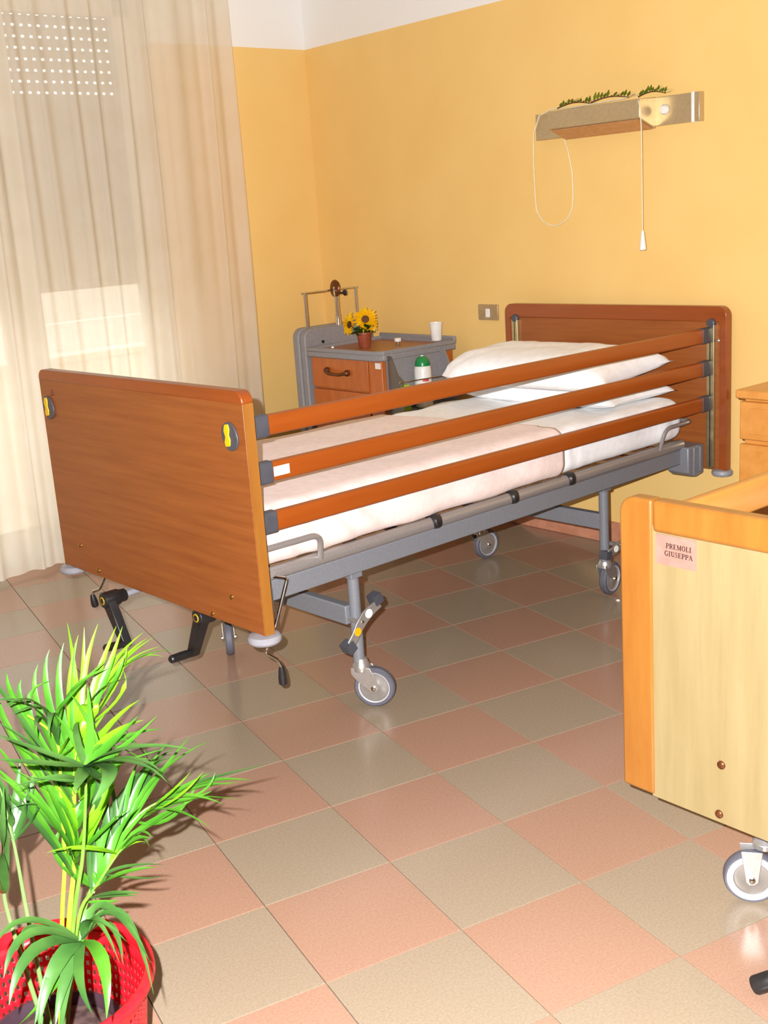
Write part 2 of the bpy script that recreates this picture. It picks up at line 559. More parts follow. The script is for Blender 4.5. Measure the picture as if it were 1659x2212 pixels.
# floor slab and its terrazzo tiles
m = MB()
c4 = [rw(0.05, 0.3), rw(0.05, ROOM_S - .1), rw(ROOM_T - .1, ROOM_S - .1), rw(ROOM_T - .1, 0.3)]
m.add([(p.x, p.y, -0.12) for p in c4] + [(p.x, p.y, -0.005) for p in c4], [(3, 2, 1, 0), (4, 5, 6, 7), (0, 1, 5, 4), (1, 2, 6, 5), (2, 3, 7, 6), (3, 0, 4, 7)])
floor = struct(m.build('floor', GROUT, smooth=0))
T = 0.3
def tile_verts():
    g, c = 0.0010, 0.0005
    a, b = g, T - g
    v = []
    for (x0, x1, z) in ((a, b, -0.008), (a, b, -c * .7), (a + c, b - c, 0.0)):
        v += [(x0, x0, z), (x1, x0, z), (x1, x1, z), (x0, x1, z)]
    f = [(8, 9, 10, 11)]
    for r in (0, 4):
        for k in range(4):
            l = (k + 1) % 4
            f.append((r + k, r + l, r + 4 + l, r + 4 + k))
    return v, f
tv, tf = tile_verts()
tile_me = []
for nm, mt in (('pink', PINK_T), ('beige', BEIGE_T)):
    me = bpy.data.meshes.new('floor_tile_' + nm)
    me.from_pydata(tv, [], tf)
    me.materials.append(mt)
    tile_me.append(me)
cand = []
for i in range(-30, 22):
    for k in range(-30, 22):
        p = Vector((i * T + T / 2, k * T + T / 2, 0))
        d = p - WO
        t, s = d.dot(EX), d.dot(EY)
        if t > 0.2 or s > 0.35 or t < ROOM_T or s < ROOM_S:
            continue
        x, y, z = project(p)
        inside = -260 < x < 1659 + 260 and 900 < y < 2212 + 330
        cand.append((0 if inside else 1, (p - CAM).length, i, k))
cand.sort()
rest = [MB(), MB()]
for n, (out, dist, i, k) in enumerate(cand):
    c = 0 if (i + k) % 2 else 1
    if not out and n < 300:
        o = bpy.data.objects.new('tile', tile_me[c])
        COL.objects.link(o)
        o.location = (i * T, k * T, 0)
        o.parent = floor
    else:
        rest[c].add([(x + i * T, y + k * T, z) for x, y, z in tv], tf)
for r, mt in zip(rest, (PINK_T, BEIGE_T)):
    r.build('tile_field', mt, floor, smooth=0, kind='stuff', fix=False)

# walls
struct(place(MB().box(0, 0.25, ROOM_S - .2, 0.5, -0.1, CEIL).build('wall_back', WALL, smooth=0), WO, RA))
wr = struct(place(MB().box(ROOM_T - .2, 0.2, -0.2, 0, -0.1, CEIL).build('wall_right', CREAM, smooth=0), rw(0, ROOM_S), RA))
struct(place(MB().box(-0.2, 0, ROOM_S, 1.0, -0.1, CEIL).build('wall_front', CREAM, smooth=0), rw(ROOM_T, 0), RA))
c5 = [rw(0.2, 1.6), rw(0.2, ROOM_S - .2), rw(ROOM_T - .2, ROOM_S - .2), rw(ROOM_T - .2, 1.6)]
m = MB()
m.add([(p.x, p.y, CEIL) for p in c5] + [(p.x, p.y, CEIL + .15) for p in c5], [(0, 1, 2, 3), (7, 6, 5, 4), (4, 5, 1, 0), (5, 6, 2, 1), (6, 7, 3, 2), (7, 4, 0, 3)])
struct(m.build('ceiling', WHITE, smooth=0))
OA0, OA1, OZ = 0.86, 2.32, 2.45          # opening in the window wall
m = MB()
m.box(-6.2, -OA1, 0, 0.3, -0.1, CEIL)
m.box(-OA0, 0.12, 0, 0.3, -0.1, CEIL)
m.box(-OA1, -OA0, 0, 0.3, OZ, CEIL)
struct(place(m.build('wall_left', WALL, smooth=0), WO, LA))
# skirting
struct(place(MB().box(-0.013, 0, ROOM_S, 0.0, 0, 0.095).build('baseboard_back', SKIRT, bevel=0.004), rw(0, 0), RA))
struct(place(MB().box(-OA0, -0.02, -0.013, 0, 0, 0.095).build('baseboard_left', SKIRT, bevel=0.004), WO, LA))

# window in the left wall: frame, two casement leaves with panes
win = sempty('window_1', WO, LA)
m = MB()
m.box(-OA0 - .05, -OA0, 0.10, 0.17, 0, OZ).box(-OA1, -OA1 + .05, 0.10, 0.17, 0, OZ).box(-OA1, -OA0, 0.10, 0.17, OZ - .06, OZ).box(-OA1, -OA0, 0.10, 0.17, -.01, 0.03)
struct(m.build('window_frame', WINW, win, bevel=0.004))
for (a0, a1) in ((OA0 + .05, 1.585), (1.595, OA1 - .05)):
    m = MB()
    sw = 0.085
    m.box(-a0 - sw, -a0, 0.085, 0.135, 0.035, OZ - .065).box(-a1, -a1 + sw, 0.085, 0.135, 0.035, OZ - .065)
    m.box(-a1, -a0, 0.085, 0.135, 0.035, 0.15).box(-a1, -a0, 0.085, 0.135, OZ - .15, OZ - .065)
    m.build('casement', WINW, win, bevel=0.004)
    MB().box(-a1 + sw - .005, -a0 - sw + .005, 0.108, 0.112, 0.145, OZ - .145).build('pane', PANE, win, smooth=0)
# balcony outside the window
struct(place(MB().box(-4.5, 2.5, 0.3, 1.5, -0.25, -0.04).build('floor_balcony', CONC, smooth=0), WO, LA))
struct(place(MB().box(-4.5, 2.5, 1.38, 1.5, -0.25, 0.70).box(-4.5, 2.5, 1.35, 1.53, 0.70, 0.74).build('wall_balcony', CONC, bevel=0.01), WO, LA))

# yard beyond the balcony: paving and a low plastered boundary wall with a painted sunlit band
YARD = plain('grey_yard_paving', (176, 172, 164), .9)
YWALL = plain('pale_boundary_plaster', (204, 198, 186), .9)
struct(place(MB().box(-16, 10, 1.5, 22, -0.45, -0.30).build('floor_yard', YARD, smooth=0), WO, LA))
yw = struct(place(MB().box(-16, 10, 9.0, 9.25, -0.30, 0.32).build('wall_yard', YWALL, smooth=0), WO, LA))
MB().box(-5.6, -1.9, 8.90, 9.35, 0.32, 0.54).build('sunlit_band', plain('white_sunlit_band', (248, 246, 242), .7), yw, bevel=0.01)  # white box whose colour stands in for a distant sunlit strip
struct(place(MB().box(-16, 10, 14.0, 14.3, -0.30, 2.1).build('wall_sky_block', YWALL, smooth=0), WO, LA))  # added far wall that hides the bright sky behind the opening

# roller shutter half way down, with light slots between its upper slats
sh = thing('roller_shutter', 'pale roller shutter half lowered behind the sheer curtain, dotted with light slots', 'shutter', WO, LA)
PIT = 0.0455
def slat(open_):
    m = MB()
    x0, x1 = -OA1 + .01, -OA0 - .01
    n = 6
    h = PIT - (0.011 if open_ else -0.0005)
    prof = [(0.0, 0.0), (-0.006, h * .25), (-0.008, h * .5), (-0.006, h * .75), (0.0, h), (0.006, h), (0.006, 0.0)]
    m.prism(prof, lambda a, b, d: (d, 0.215 + a, b), x0, x1)
    if open_:
        k = x0 + .01
        while k < x1 - .03:
            m.box(k, k + .0225, 0.211, 0.219, h - .001, PIT + .001)
            k += 0.0395
    return m
so = slat(True).build('slat', SHUT, sh, smooth=0)
sc = slat(False).build('slat', SHUT, sh, smooth=0)
z = 1.185
k = 0
first = {True: so, False: sc}
while z < OZ:
    op = z > 1.92
    if first.get(op):
        o = first.pop(op)
    else:
        o = inst(so if op else sc, 'slat', parent=sh)
    o.location = (0, 0, z)
    z += PIT
MB().box(-OA1 + .01, -OA0 - .01, 0.203, 0.227, 1.15, 1.186).build('bottom_bar', SHUT, sh, bevel=0.003)

# ================================================================ CURTAIN
def curtain():
    A0, A1, Z0, Z1 = 0.545, 3.4, 0.016, 2.80
    nx, nz = 420, 26
    v, f = [], []
    for i in range(nx + 1):
        q = i / nx
        a = A0 + (A1 - A0) * q
        for k in range(nz + 1):
            h = k / nz
            z = Z0 + (Z1 - Z0) * h
            ph = 1.3 * noise.noise(Vector((a * 2.3, h * .55, 1.7))) + .8 * noise.noise(Vector((a * 6.1, h * .4, 4.2)))
            env = 0.62 + .5 * noise.noise(Vector((a * 3.1, h * .7, 9.0)))
            amp = 0.030 * max(.18, env) * (1.15 - .35 * (1 - h))
            b = 0.155 + amp * sin(a * 46 + ph * 3.2) + 0.014 * sin(a * 97 + ph * 5 + 1.0) * max(.2, env)
            b += 0.022 * noise.noise(Vector((a * 1.5, h * 1.1, 3.0)))
            aa = a + 0.007 * sin(a * 46 + ph * 3.2 + 1.2) + 0.02 * (1 - h) * noise.noise(Vector((a * 1.2, 0, 7)))
            if i < 6:
                b -= .004 * (6 - i)
            v.append((-aa, -b, z + (0.012 * noise.noise(Vector((a * 4, 0, 2))) + .006 if k == 0 else 0)))
    for i in range(nx):
        for k in range(nz):
            p = i * (nz + 1) + k
            f.append((p, p + nz + 1, p + nz + 2, p + 1))
    m = MB()
    m.add(v, f)
    return m
cu = thing('curtain', 'full length sheer cream curtain hanging in front of the window', 'curtain', WO, LA)
curtain().build('voile', CURT, cu, smooth=180)
MB().tube([(-3.5, -.155, 2.815), (-.45, -.155, 2.815)], 0.012).build('curtain_rail', WHITEP, cu)

# ================================================================ HOSPITAL BED
BO = Vector((-0.176, 0.732, 0))
BA = 0.25125
bed = thing('hospital_bed', 'cherry wood hospital bed on castors with three raised side rails, against the yellow wall', 'bed', BO, BA)
HW = 0.5265
L = 2.126
# footboard
fb = MB().prism([(-HW, .386), (HW, .386), (HW, .976), (-HW, .976)], YZ, 0.0, 0.031).build('footboard', CHERRY, bed, bevel=0.002)
MB().prism(rrect(-HW - .001, HW + .001, .974, 1.006, .028, 6, (1, 1, 0, 0)), YZ, -0.0015, 0.0325).build('top_edge', CHERRY_D, fb, bevel=0.006, seg=3, label='darker rounded top edge')
for y0, y1 in ((-HW - .002, -HW + .0015), (HW - .0015, HW + .002)):
    MB().box(0.001, 0.030, y0, y1, .386, .975).build('edge_band', BEECH, fb, label='paler edge strip')
for sy in (-.467, .482):
    la = MB()
    pts = [(sy + (.033 + .003 * sin(a * 2)) * cos(a), .892 + .036 * sin(a)) for a in [2 * pi * k / 28 for k in range(28)]]
    lo = la.prism(pts, YZ, -0.006, 0.0).build('latch', DGREY, fb, bevel=0.002, label='dark grey oval latch plate')
    yl = [(sy + .018, .922), (sy + .002, .924), (sy - .001, .910), (sy + .003, .896), (sy - .002, .884), (sy + .001, .868), (sy + .019, .864), (sy + .023, .876), (sy + .018, .890), (sy + .023, .906)]
    MB().prism([(a - .003, .892 + (b - .892) * .97) for a, b in yl], YZ, -0.0085, -0.004).build('yellow_grip', YELL, fb, bevel=0.002, label='yellow latch grip')
for y, zz in ((.405, .468), (.310, .404), (-.395, .464), (-.296, .397)):
    MB().lathe([(.0065, 0), (.0062, .003), (.004, .005), (.001, .0058)], (0, y, zz), (-1, 0, 0), 14).build('screw', BRASS, fb)
mk = MB()
for a, b in ((.452, .945), (.452, .939), (.448, .932), (.456, .932)):
    mk.box(-0.0006, 0.0, a - .008, a + .008, b - .0018, b + .0018)
mk.build('printed_mark', plain('faded_purple_print', (120, 52, 48), .5), fb, smooth=0, label='small faded purple print')
# headboard
hb = MB().prism(rrect(-HW, HW, .387, .988, .035, 6, (1, 1, 0, 0)), YZ, L, L + .028).build('headboard', CHERRY, bed, bevel=0.003)
ring = MB()
outer = rrect(-HW - .001, HW + .001, .386, .990, .036, 6, (1, 1, 0, 0))
inner = rrect(-HW + .026, HW - .026, .386, .934, .012, 6, (1, 1, 0, 0))
n = len(outer)
vs_ = [YZ(a, b, d) for d in (L - .004, L + .032) for a, b in outer] + [YZ(a, b, d) for d in (L - .004, L + .032) for a, b in inner]
fs_ = []
for i in range(n):
    j = (i + 1) % n
    if outer[i][1] < .4 and outer[j][1] < .4:
        continue
    fs_ += [(i, j, n + j, n + i), (2 * n + i, 3 * n + i, 3 * n + j, 2 * n + j), (i, 2 * n + i, 2 * n + j, j), (n + i, n + j, 3 * n + j, 3 * n + i)]
ring.add(vs_, fs_)
ring.build('edge_frame', CHERRY_D, hb, bevel=0.003, label='darker rounded edge frame')
for sy in (-1, 1):
    MB().prism(rrect(sy * .467 - .0155, sy * .467 + .0155, .392, .936, .0154), YZ, L - .014, L).build('rail_track', TRACK, hb, bevel=0.002, label='champagne metal rail track')
    MB().prism(rrect(sy * .467 - .002, sy * .467 + .002, .40, .925, .0019), YZ, L - .0146, L - .013).build('track_slot', BLACK, hb)
    MB().lathe([(.017, 0), (.017, .012), (.012, .016)], (L, sy * .467, .93), (-1, 0, 0), 16).build('track_cap', DGREY, hb)
    MB().prism(rrect(sy * .467 - .0155, sy * .467 + .0155, .40, .94, .0154), YZ, .031, .045).build('rail_track', TRACK, bed, bevel=0.002)
for y in (-.495,):
    MB().lathe([(.006, 0), (.006, .006), (.002, .009)], (L, y, .868), (-1, 0, 0), 12).build('screw', STEEL, hb)
# three side rails on the near side
for n_, zc in enumerate((.900, .781, .652)):
    prof = rrect(-.470, -.444, -.026, .026, .007, 3)
    x0, x1 = 0.075, 2.105
    dz = lambda x: zc - .0125 * (x - .08) / 2.046
    r = MB()
    r.prism(prof, lambda a, b, d: (d, a, b + dz(d)), x0, x1)
    ro = r.build('side_rail', RAILW, bed)
    for (e0, e1, gr) in ((.043, .113, .003), (2.062, 2.116, .0025)):
        e = MB()
        e.prism(rrect(-.470 - gr, -.444 + gr, -.026 - gr, .026 + gr, .008, 3), lambda a, b, d: (d, a, b + dz(d)), e0, e1)
        e.build('end_cap', DGREY, ro, bevel=0.002, label='dark grey plastic end cap')
    if n_ == 1:
        MB().box(.116, .166, -.4706, -.469, zc - .013, zc + .012).build('sticker', WHITEP, ro, smooth=0, label='small white sticker')
# frame
fr = MB()
loop = rpath([(2.03, -.395, .493), (.075, -.395, .493), (.075, .395, .493), (2.03, .395, .493)], .07, 6)
fr.tube(loop, .019, 14)
fr.build('platform_tube', GREYT, bed)
for sy in (-1, 1):
    MB().box(.085, 2.06, sy * .388 - .013, sy * .388 + .013, .418, .476).build('side_beam', GREYM, bed, bevel=0.004)
    br = MB()
    br.prism([(2.02, .485), (2.123, .485), (2.123, .372), (2.075, .366), (2.045, .372), (2.02, .388)], XZ, sy * .345, sy * .436)
    bo = br.build('corner_bracket', GREYM, bed, bevel=0.006, seg=2)
    MB().box(2.05, 2.062, sy * .437 - .004, sy * .437 + .004, .375, .482).box(2.092, 2.100, sy * .437 - .003, sy * .437 + .003, .385, .478).build('bracket_rib', GREYM, bo, bevel=0.002)
    MB().box(.031, .10, sy * .41 - .03, sy * .41 + .02, .40, .475).build('corner_bracket', GREYM, bed, bevel=0.005)
for x in (.74, 1.088, 1.376):
    b = MB()
    b.lathe([(.012, -.020), (.0195, -.017), (.0225, -.008), (.0225, .006), (.019, .014), (.010, .0175), (.002, .0185)], (x, -.402, .497), (.35, -1, .25), 18)
    b.build('buffer_knob', BLACK, bed, label='black rubber buffer knob')
pf = MB()
for k in range(12):
    x = .14 + k * .162
    pf.box(x, x + .09, -.385, .385, .500, .512)
pf.build('slat_platform', MATT, bed, bevel=0.002)
for path, rr in (([(.290, -.408, .497), (.278, -.432, .573), (.034, -.432, .575), (.034, .432, .575), (.278, .432, .573), (.290, .408, .497)], .0085),
                 ([(1.880, -.408, .497), (1.892, -.425, .578), (2.062, -.425, .578), (2.062, .425, .578), (1.892, .425, .578), (1.880, .408, .497)], .0075)):
    MB().tube(rpath(path, .035, 5), rr, 10).build('mattress_retainer', GREYT, bed, label='bent grey retainer bar')
# legs, casters
def caster(lx, ly, wx, wy, az, leg=True):
    ax = Vector((cos(radians(az)), sin(radians(az)), 0))
    c = Vector((wx, wy, .061))
    d = Vector((wx - lx, wy - ly, 0))
    d = (d - ax * d.dot(ax)).normalized()
    s = c - d * .036
    lg = MB()
    lg.tube([(lx, ly, .135), (lx, ly, .425)], .0172, 16)
    lo = lg.build('leg', GREYM, bed)
    MB().box(lx - .022, lx + .022, ly - .020, ly + .020, .395, .424).build('leg_collar', GREYM, lo, bevel=0.004)
    fk = MB()
    fk.lathe([(.018, .108), (.026, .112), (.027, .128), (.021, .138), (.017, .150)], (s.x, s.y, 0), (0, 0, 1), 20)
    for sg in (-1, 1):
        o = s + ax * (.0175 * sg)
        t2 = ax * (.0022 * sg)
        poly = [(-.028, .124), (.028, .124), (.046, .088), (.053, .062), (.046, .049), (.030, .048), (.016, .060), (-.010, .082), (-.028, .104)]
        fk.prism(poly, lambda a, b, q: tuple(Vector((o.x, o.y, 0)) + d * a + t2 * q + Vector((0, 0, b))), 0, 1)
    fo = fk.build('caster', STEEL, bed, bevel=0.001)
    w_ = MB()
    w_.lathe([(.046, -.013), (.056, -.0135), (.0605, -.008), (.061, 0), (.0605, .008), (.056, .0135), (.046, .013)], c, ax, 36, False)
    w_.build('tire', TIRE, fo)
    for sg in (-1, 1):
        MB().lathe([(.0430, .012), (.0468, .0135), (.0475, .012), (.0475, .008)], c, ax * sg, 36, False).build('rim_ring', RIMW, fo)
        MB().lathe([(.0435, .0121), (.0405, .0075), (.018, .0095), (.012, .014), (.002, .0142)], c, ax * sg, 30, False).build('wheel_disc', HUBG, fo)
        MB().lathe([(.0075, .019), (.0075, .024), (.004, .026), (.001, .0262)], c, ax * sg, 12).build('axle_nut', CHROME, fo)
    return lo
caster(.437, -.362, .462, -.395, 215.6)
caster(1.628, -.345, 1.668, -.338, 277)
caster(1.70, .338, 1.738, .335, 265)
caster(.452, .332, .432, .300, 326.7)
for x in (.425, 1.628):
    MB().box(x - .016, x + .016, -.352, .335, .255, .312).build('cross_beam', GREYM, bed, bevel=0.004)
# brake pedals
def pedal(px, pz, y, ang, near=True):
    ca, sa = cos(radians(ang)), sin(radians(ang))
    Q = lambda a, b, q: (px + a * ca - b * sa, y - q, pz + a * sa + b * ca)
    cen = [(-.078, -.006), (-.05, -.004), (-.02, .004), (.01, .006), (.04, .001), (.072, -.010)]
    wd_ = [.0135, .015, .0165, .0175, .0165, .0145]
    poly = [(a, b + w_) for (a, b), w_ in zip(cen, wd_)] + [(a, b - w_) for (a, b), w_ in reversed(list(zip(cen, wd_)))]
    po = MB().prism(poly, Q, 0, .007).build('brake_pedal', STEEL, bed, bevel=0.0015)
    MB().tube([Q(-.005, .004, -.045), Q(-.005, .004, .004)], .008, 12).build('pivot', STEEL, po)
    MB().lathe([(.0135, 0), (.013, .0008)], Q(.028, .003, .0072), (0, -1, 0), 24).build('pedal_sticker', REFLW, po, label='round white sticker')
    MB().lathe([(.0125, 0), (.012, .0008)], Q(-.034, .0, .0072), (0, -1, 0), 24).build('pedal_sticker', REFLO if near else REFLW, po, label='round orange sticker' if near else 'round white sticker')
    MB().lathe([(.005, 0), (.0045, .003), (.001, .004)], Q(-.004, .006, .007), (0, -1, 0), 12).build('pivot_cap', CHROME, po)
    for (a, b, rot) in ((.078, .004, -18), (-.082, -.010, -12)):
        pd = MB()
        cr_, sr_ = cos(radians(rot)), sin(radians(rot))
        Q2 = lambda x, z_, q: Q(a + x * cr_ - z_ * sr_, b + x * sr_ + z_ * cr_, q)
        for kk in range(5):
            pd.prism([(-.015, -.014 + kk * .006), (.015, -.014 + kk * .006), (.015, -.0095 + kk * .006), (-.015, -.0095 + kk * .006)], Q2, -.022, .013)
        pd.prism([(-.014, -.013), (.014, -.013), (.014, .014), (-.014, .014)], Q2, -.021, .011)
        pd.build('pedal_pad', DGREY, po, smooth=0, label='ribbed dark grey foot pad')
pedal(.428, .272, -.402, 40)
pedal(1.672, .188, -.382, 4, False)
# bumper discs
for (x, y, r, zz) in ((.015, -.503, .044, .372), (.015, .500, .044, .374), (L + .014, -.503, .039, .378), (L + .014, .503, .039, .378)):
    MB().lathe([(.010, .016), (r * .55, .013), (r * .88, .010), (r, .003), (r, -.004), (r * .9, -.010), (r * .5, -.012), (.008, -.013), (.006, -.018), (.001, -.018)], (x, y, zz), (0, 0, 1), 32).build('bumper_disc', LGREY, bed, label='light grey round wall bumper')
# winding cranks under the footboard
def crank(hub, arm, end, shaft):
    hub, arm, end, shaft = map(Vector, (hub, arm, end, shaft))
    d = (arm - hub)
    ln = d.length
    d.normalize()
    nrm = Vector((1, 0, 0))
    sd = nrm.cross(d).normalized()
    m = MB()
    m.lathe([(.021, -.030), (.024, -.026), (.024, .020), (.020, .026), (.019, .045), (.012, .048)], hub, (1, 0, 0), 22)
    poly = [(0, -.020), (ln * .5, -.017), (ln, -.013), (ln + .010, -.009), (ln + .013, 0), (ln + .010, .009), (ln, .013), (ln * .5, .017), (0, .020)]
    m.prism(poly, lambda a, b, q: tuple(hub + d * a + sd * b + nrm * q), -.024, .004)
    co = m.build('crank', BLACK, bed, bevel=0.003)
    dd = (end - arm).normalized()
    MB().lathe([(.008, -.005), (.0105, .005), (.0125, (end - arm).length * .5), (.0115, (end - arm).length - .004), (.008, (end - arm).length), (.001, (end - arm).length)], arm, dd, 18).build('crank_handle', BLACK, co)
    MB().lathe([(.0125, .0), (.0118, .0016)], hub + Vector((-.030, 0, 0)), (-1, 0, 0), 20).build('hub_cap', plain('gold_print', (190, 150, 20), .4), co, label='round gold printed cap')
    MB().lathe([(.0085, .0), (.0085, .0022)], hub + Vector((-.030, 0, 0)), (-1, 0, 0), 20).build('cap_symbol', BLACK, co)
    MB().tube([hub + Vector((.04, 0, 0)), shaft], .010, 12).build('crank_shaft', LGREY, co)
crank((-.045, .165, .358), (-.045, .094, .239), (-.128, .088, .246), (.35, .165, .375))
crank((.035, -.204, .363), (.035, -.138, .242), (-.060, -.153, .250), (.35, -.204, .375))
# bent release levers with grips
for sy, zz in ((-.45, 0.0), (.452, -.03)):
    k = [(.12, sy * .84, .487 + zz), (.141, sy, .487 + zz), (.091, sy, .373 + zz), (.049, sy, .309 + zz), (.084, sy * 1.005, .279 + zz), (.093, sy * 1.01, .256 + zz)]
    if sy > 0:
        k = [(.13, sy * .86, .40), (.145, sy, .39), (.092, sy, .331), (.068, sy, .297), (.043, sy, .296), (.040, sy, .287)]
    lv = MB().tube(rpath(k, .008, 4), .0048, 10).build('release_lever', CHROME, bed)
    e = Vector(k[-1])
    dr = (Vector((.097, sy, .204)) if sy < 0 else Vector((.046, sy, .246))) - e
    ln = dr.length
    MB().lathe([(.006, -.002), (.009, .008), (.0115, ln * .6), (.0115, ln - .004), (.008, ln), (.001, ln)], e, dr, 16).build('grip', BLACK, lv)

# ---------------------------------------------------------------- mattress, cover, pillows
def rounded_block(x0, x1, y0, y1, z0, z1, r, nx, ny, nz, amp=0.0, seed=0.0, wr=None, keep=None):
    bm = bmesh.new()
    grid = {}
    def pt(i, j, k):
        key = (i, j, k)
        if key not in grid:
            p = Vector((x0 + (x1 - x0) * i / nx, y0 + (y1 - y0) * j / ny, z0 + (z1 - z0) * k / nz))
            q = Vector((min(max(p.x, x0 + r), x1 - r), min(max(p.y, y0 + r), y1 - r), min(max(p.z, z0 + r), z1 - r)))
            d = p - q
            if d.length > 1e-9:
                p = q + d.normalized() * r
                nn = d.normalized()
            else:
                nn = Vector((0, 0, 1))
            if amp:
                p += nn * amp * noise.fractal(Vector((p.x * 5 + seed, p.y * 5, p.z * 5)), 1.0, 2.0, 3)
            if wr:
                p = wr(p, nn)
            grid[key] = bm.verts.new(p)
        return grid[key]
    def quad(*c):
        vs = [pt(*a) for a in c]
        if keep is None or keep(sum((v.co for v in vs), Vector()) / 4):
            try:
                bm.faces.new(vs)
            except ValueError:
                pass
    for i in range(nx):
        for j in range(ny):
            quad((i, j, 0), (i, j + 1, 0), (i + 1, j + 1, 0), (i + 1, j, 0))
            quad((i, j, nz), (i + 1, j, nz), (i + 1, j + 1, nz), (i, j + 1, nz))
        for k in range(nz):
            quad((i, 0, k), (i + 1, 0, k), (i + 1, 0, k + 1), (i, 0, k + 1))
            quad((i, ny, k), (i, ny, k + 1), (i + 1, ny, k + 1), (i + 1, ny, k))
    for j in range(ny):
        for k in range(nz):
            quad((0, j, k), (0, j, k + 1), (0, j + 1, k + 1), (0, j + 1, k))
            quad((nx, j, k), (nx, j + 1, k), (nx, j + 1, k + 1), (nx, j, k + 1))
    for v in [v for v in bm.verts if not v.link_faces]:
        bm.verts.remove(v)
    return bm
def bmobj(bm, name, mat, parent=None, smooth=60):
    me = bpy.data.meshes.new(name)
    bmesh.ops.recalc_face_normals(bm, faces=bm.faces)
    bm.to_mesh(me)
    bm.free()
    me.materials.append(mat)
    for p in me.polygons:
        p.use_smooth = True
    if smooth:
        me.set_sharp_from_angle(angle=radians(smooth))
    o = bpy.data.objects.new(name, me)
    COL.objects.link(o)
    if parent:
        o.parent = parent
    return o
def sheet_wr(p, nn):
    # gathers of the tucked sheet on its long sides
    if p.x < 1.30:
        p = p - nn * .014 * min(1, (1.30 - p.x) / .05)
    if abs(nn.y) > .3 and p.x > 1.2:
        p = p + Vector((0, nn.y, 0)) * (.006 * sin(p.x * 42 + 6 * sin(p.x * 9) + p.z * 14) * (0.5 + .5 * sin(p.x * 11)))
    if p.x > 1.28 and p.z > .62:
        p = p + Vector((0, 0, .004 * sin((p.x * .8 - p.y) * 30)))
    return p
mt = place(bmobj(rounded_block(.055, 2.045, -.402, .402, .512, .664, .045, 90, 40, 12, .004, 3.0, sheet_wr), 'mattress', SHEET), BO, BA)
tag(mt, 'mattress in a white sheet tucked in with gathers, on the bed with raised rails', 'mattress')
def cover_wr(p, nn):
    sk = -.10 * (p.y / .41) * max(0, (p.x - .4) / .9)
    p = p + Vector((sk * .5, 0, 0))
    if abs(nn.y) > .25:
        w_ = max(0, 1 - abs(p.x - .30) / .28)
        p = p + Vector((0, nn.y, 0)) * (.010 * w_ * sin((p.x + (p.z - .5) * 1.1) * 62) + .0035 * sin(p.x * 23 + p.z * 9))
        if p.z < .56:
            p = p + Vector((0, 0, .003 * sin(p.x * 17)))
    if nn.x < -.3:
        p = p + Vector((-.005 * sin(p.y * 30), 0, 0))
    return p
cv = place(bmobj(rounded_block(.046, 1.335, -.411, .411, .513, .672, .048, 84, 46, 14, .0035, 8.0, cover_wr, lambda c: c.z > .5145 and c.x < 1.335 - .02 - .06 * c.y), 'bed_cover', PINKC), BO, BA)
tag(cv, 'pale pink waffle cover spread over the foot of the mattress', 'blanket')
sd_ = cv.modifiers.new('thickness', 'SOLIDIFY')
sd_.thickness = 0.004
sd_.offset = 1.0

def pillow(name, cx, cy, w2, d2, z0, h, rot, seed, label, tilt=0.0, sag=0.0):
    bm = bmesh.new()
    N, K = 44, 30
    top, bot = {}, {}
    ca, sa = cos(radians(rot)), sin(radians(rot))
    for i in range(N + 1):
        for j in range(K + 1):
            a, b = -1 + 2 * i / N, -1 + 2 * j / K
            ex = 1 + .045 * (abs(a) ** 4) * (abs(b) ** 4)
            pinch_a = 1 - .06 * (1 - b * b)
            pinch_b = 1 - .05 * (1 - a * a)
            if a > 0:
                rr_ = (abs(a) ** 7 + abs(b) ** 7) ** (1 / 7.0) / max(abs(a), abs(b), 1e-6)
                ex /= 1 + (rr_ - 1) * 1.5
            y, x = a * w2 * ex * (pinch_a if abs(a) > .5 else 1 - .06 * (1 - b * b) * (abs(a) / .5)), b * d2 * ex * pinch_b
            t = max(0, (1 - abs(a) ** (9 if a > 0 else 5))) ** .5 * max(0, (1 - b ** 4)) ** .5
            nz_ = noise.fractal(Vector((x * 7 + seed, y * 7, seed)), 1.0, 2.0, 3)
            wr = .006 * nz_ + .004 * sin((x * 1.3 + y) * 40 + 4 * nz_) * (abs(a) ** 2)
            zz = h * .5 * t
            px, py = cx + x * ca - y * sa, cy + x * sa + y * ca
            base = z0 + h * .36 + tilt * x + sag * a * a
            top[i, j] = bm.verts.new((px, py, base + zz * 1.25 + wr * t))
            if i in (0, N) or j in (0, K):
                bot[i, j] = top[i, j]
            else:
                bot[i, j] = bm.verts.new((px, py, base - zz * .72))
    for i in range(N):
        for j in range(K):
            bm.faces.new((top[i, j], top[i, j + 1], top[i + 1, j + 1], top[i + 1, j]))
            bm.faces.new((bot[i, j], bot[i + 1, j], bot[i + 1, j + 1], bot[i, j + 1]))
    o = place(bmobj(bm, name, PILLOW, smooth=75), BO, BA)
    return tag(o, label, 'pillow', 'pillows stacked at the head of the bed')
pillow('pillow', 1.865, .035, .385, .19, .658, .085, 0, 2.0, 'flatter white pillow lying on the mattress under another pillow')
pillow('pillow', 1.80, .035, .385, .225, .735, .132, 4, 5.0, 'plump white pillow on top of the pillow stack', tilt=.06)
# ================================================================ BEDSIDE CABINET in the corner
class RB(MB):
    """builder in room coordinates (t, s, z), stored relative to a base point"""
    def __init__(s, t0, s0, z0=0.0):
        super().__init__()
        s.o = (t0, s0, z0)
    def build(s, *a, **k):
        s.v = [(x - s.o[0], y - s.o[1], z - s.o[2]) for x, y, z in s.v]
        return super().build(*a, **k)
def room_thing(name, label, cat, t, s, z=0.0, group=None):
    return thing(name, label, cat, rw(t, s, z), RA, group)

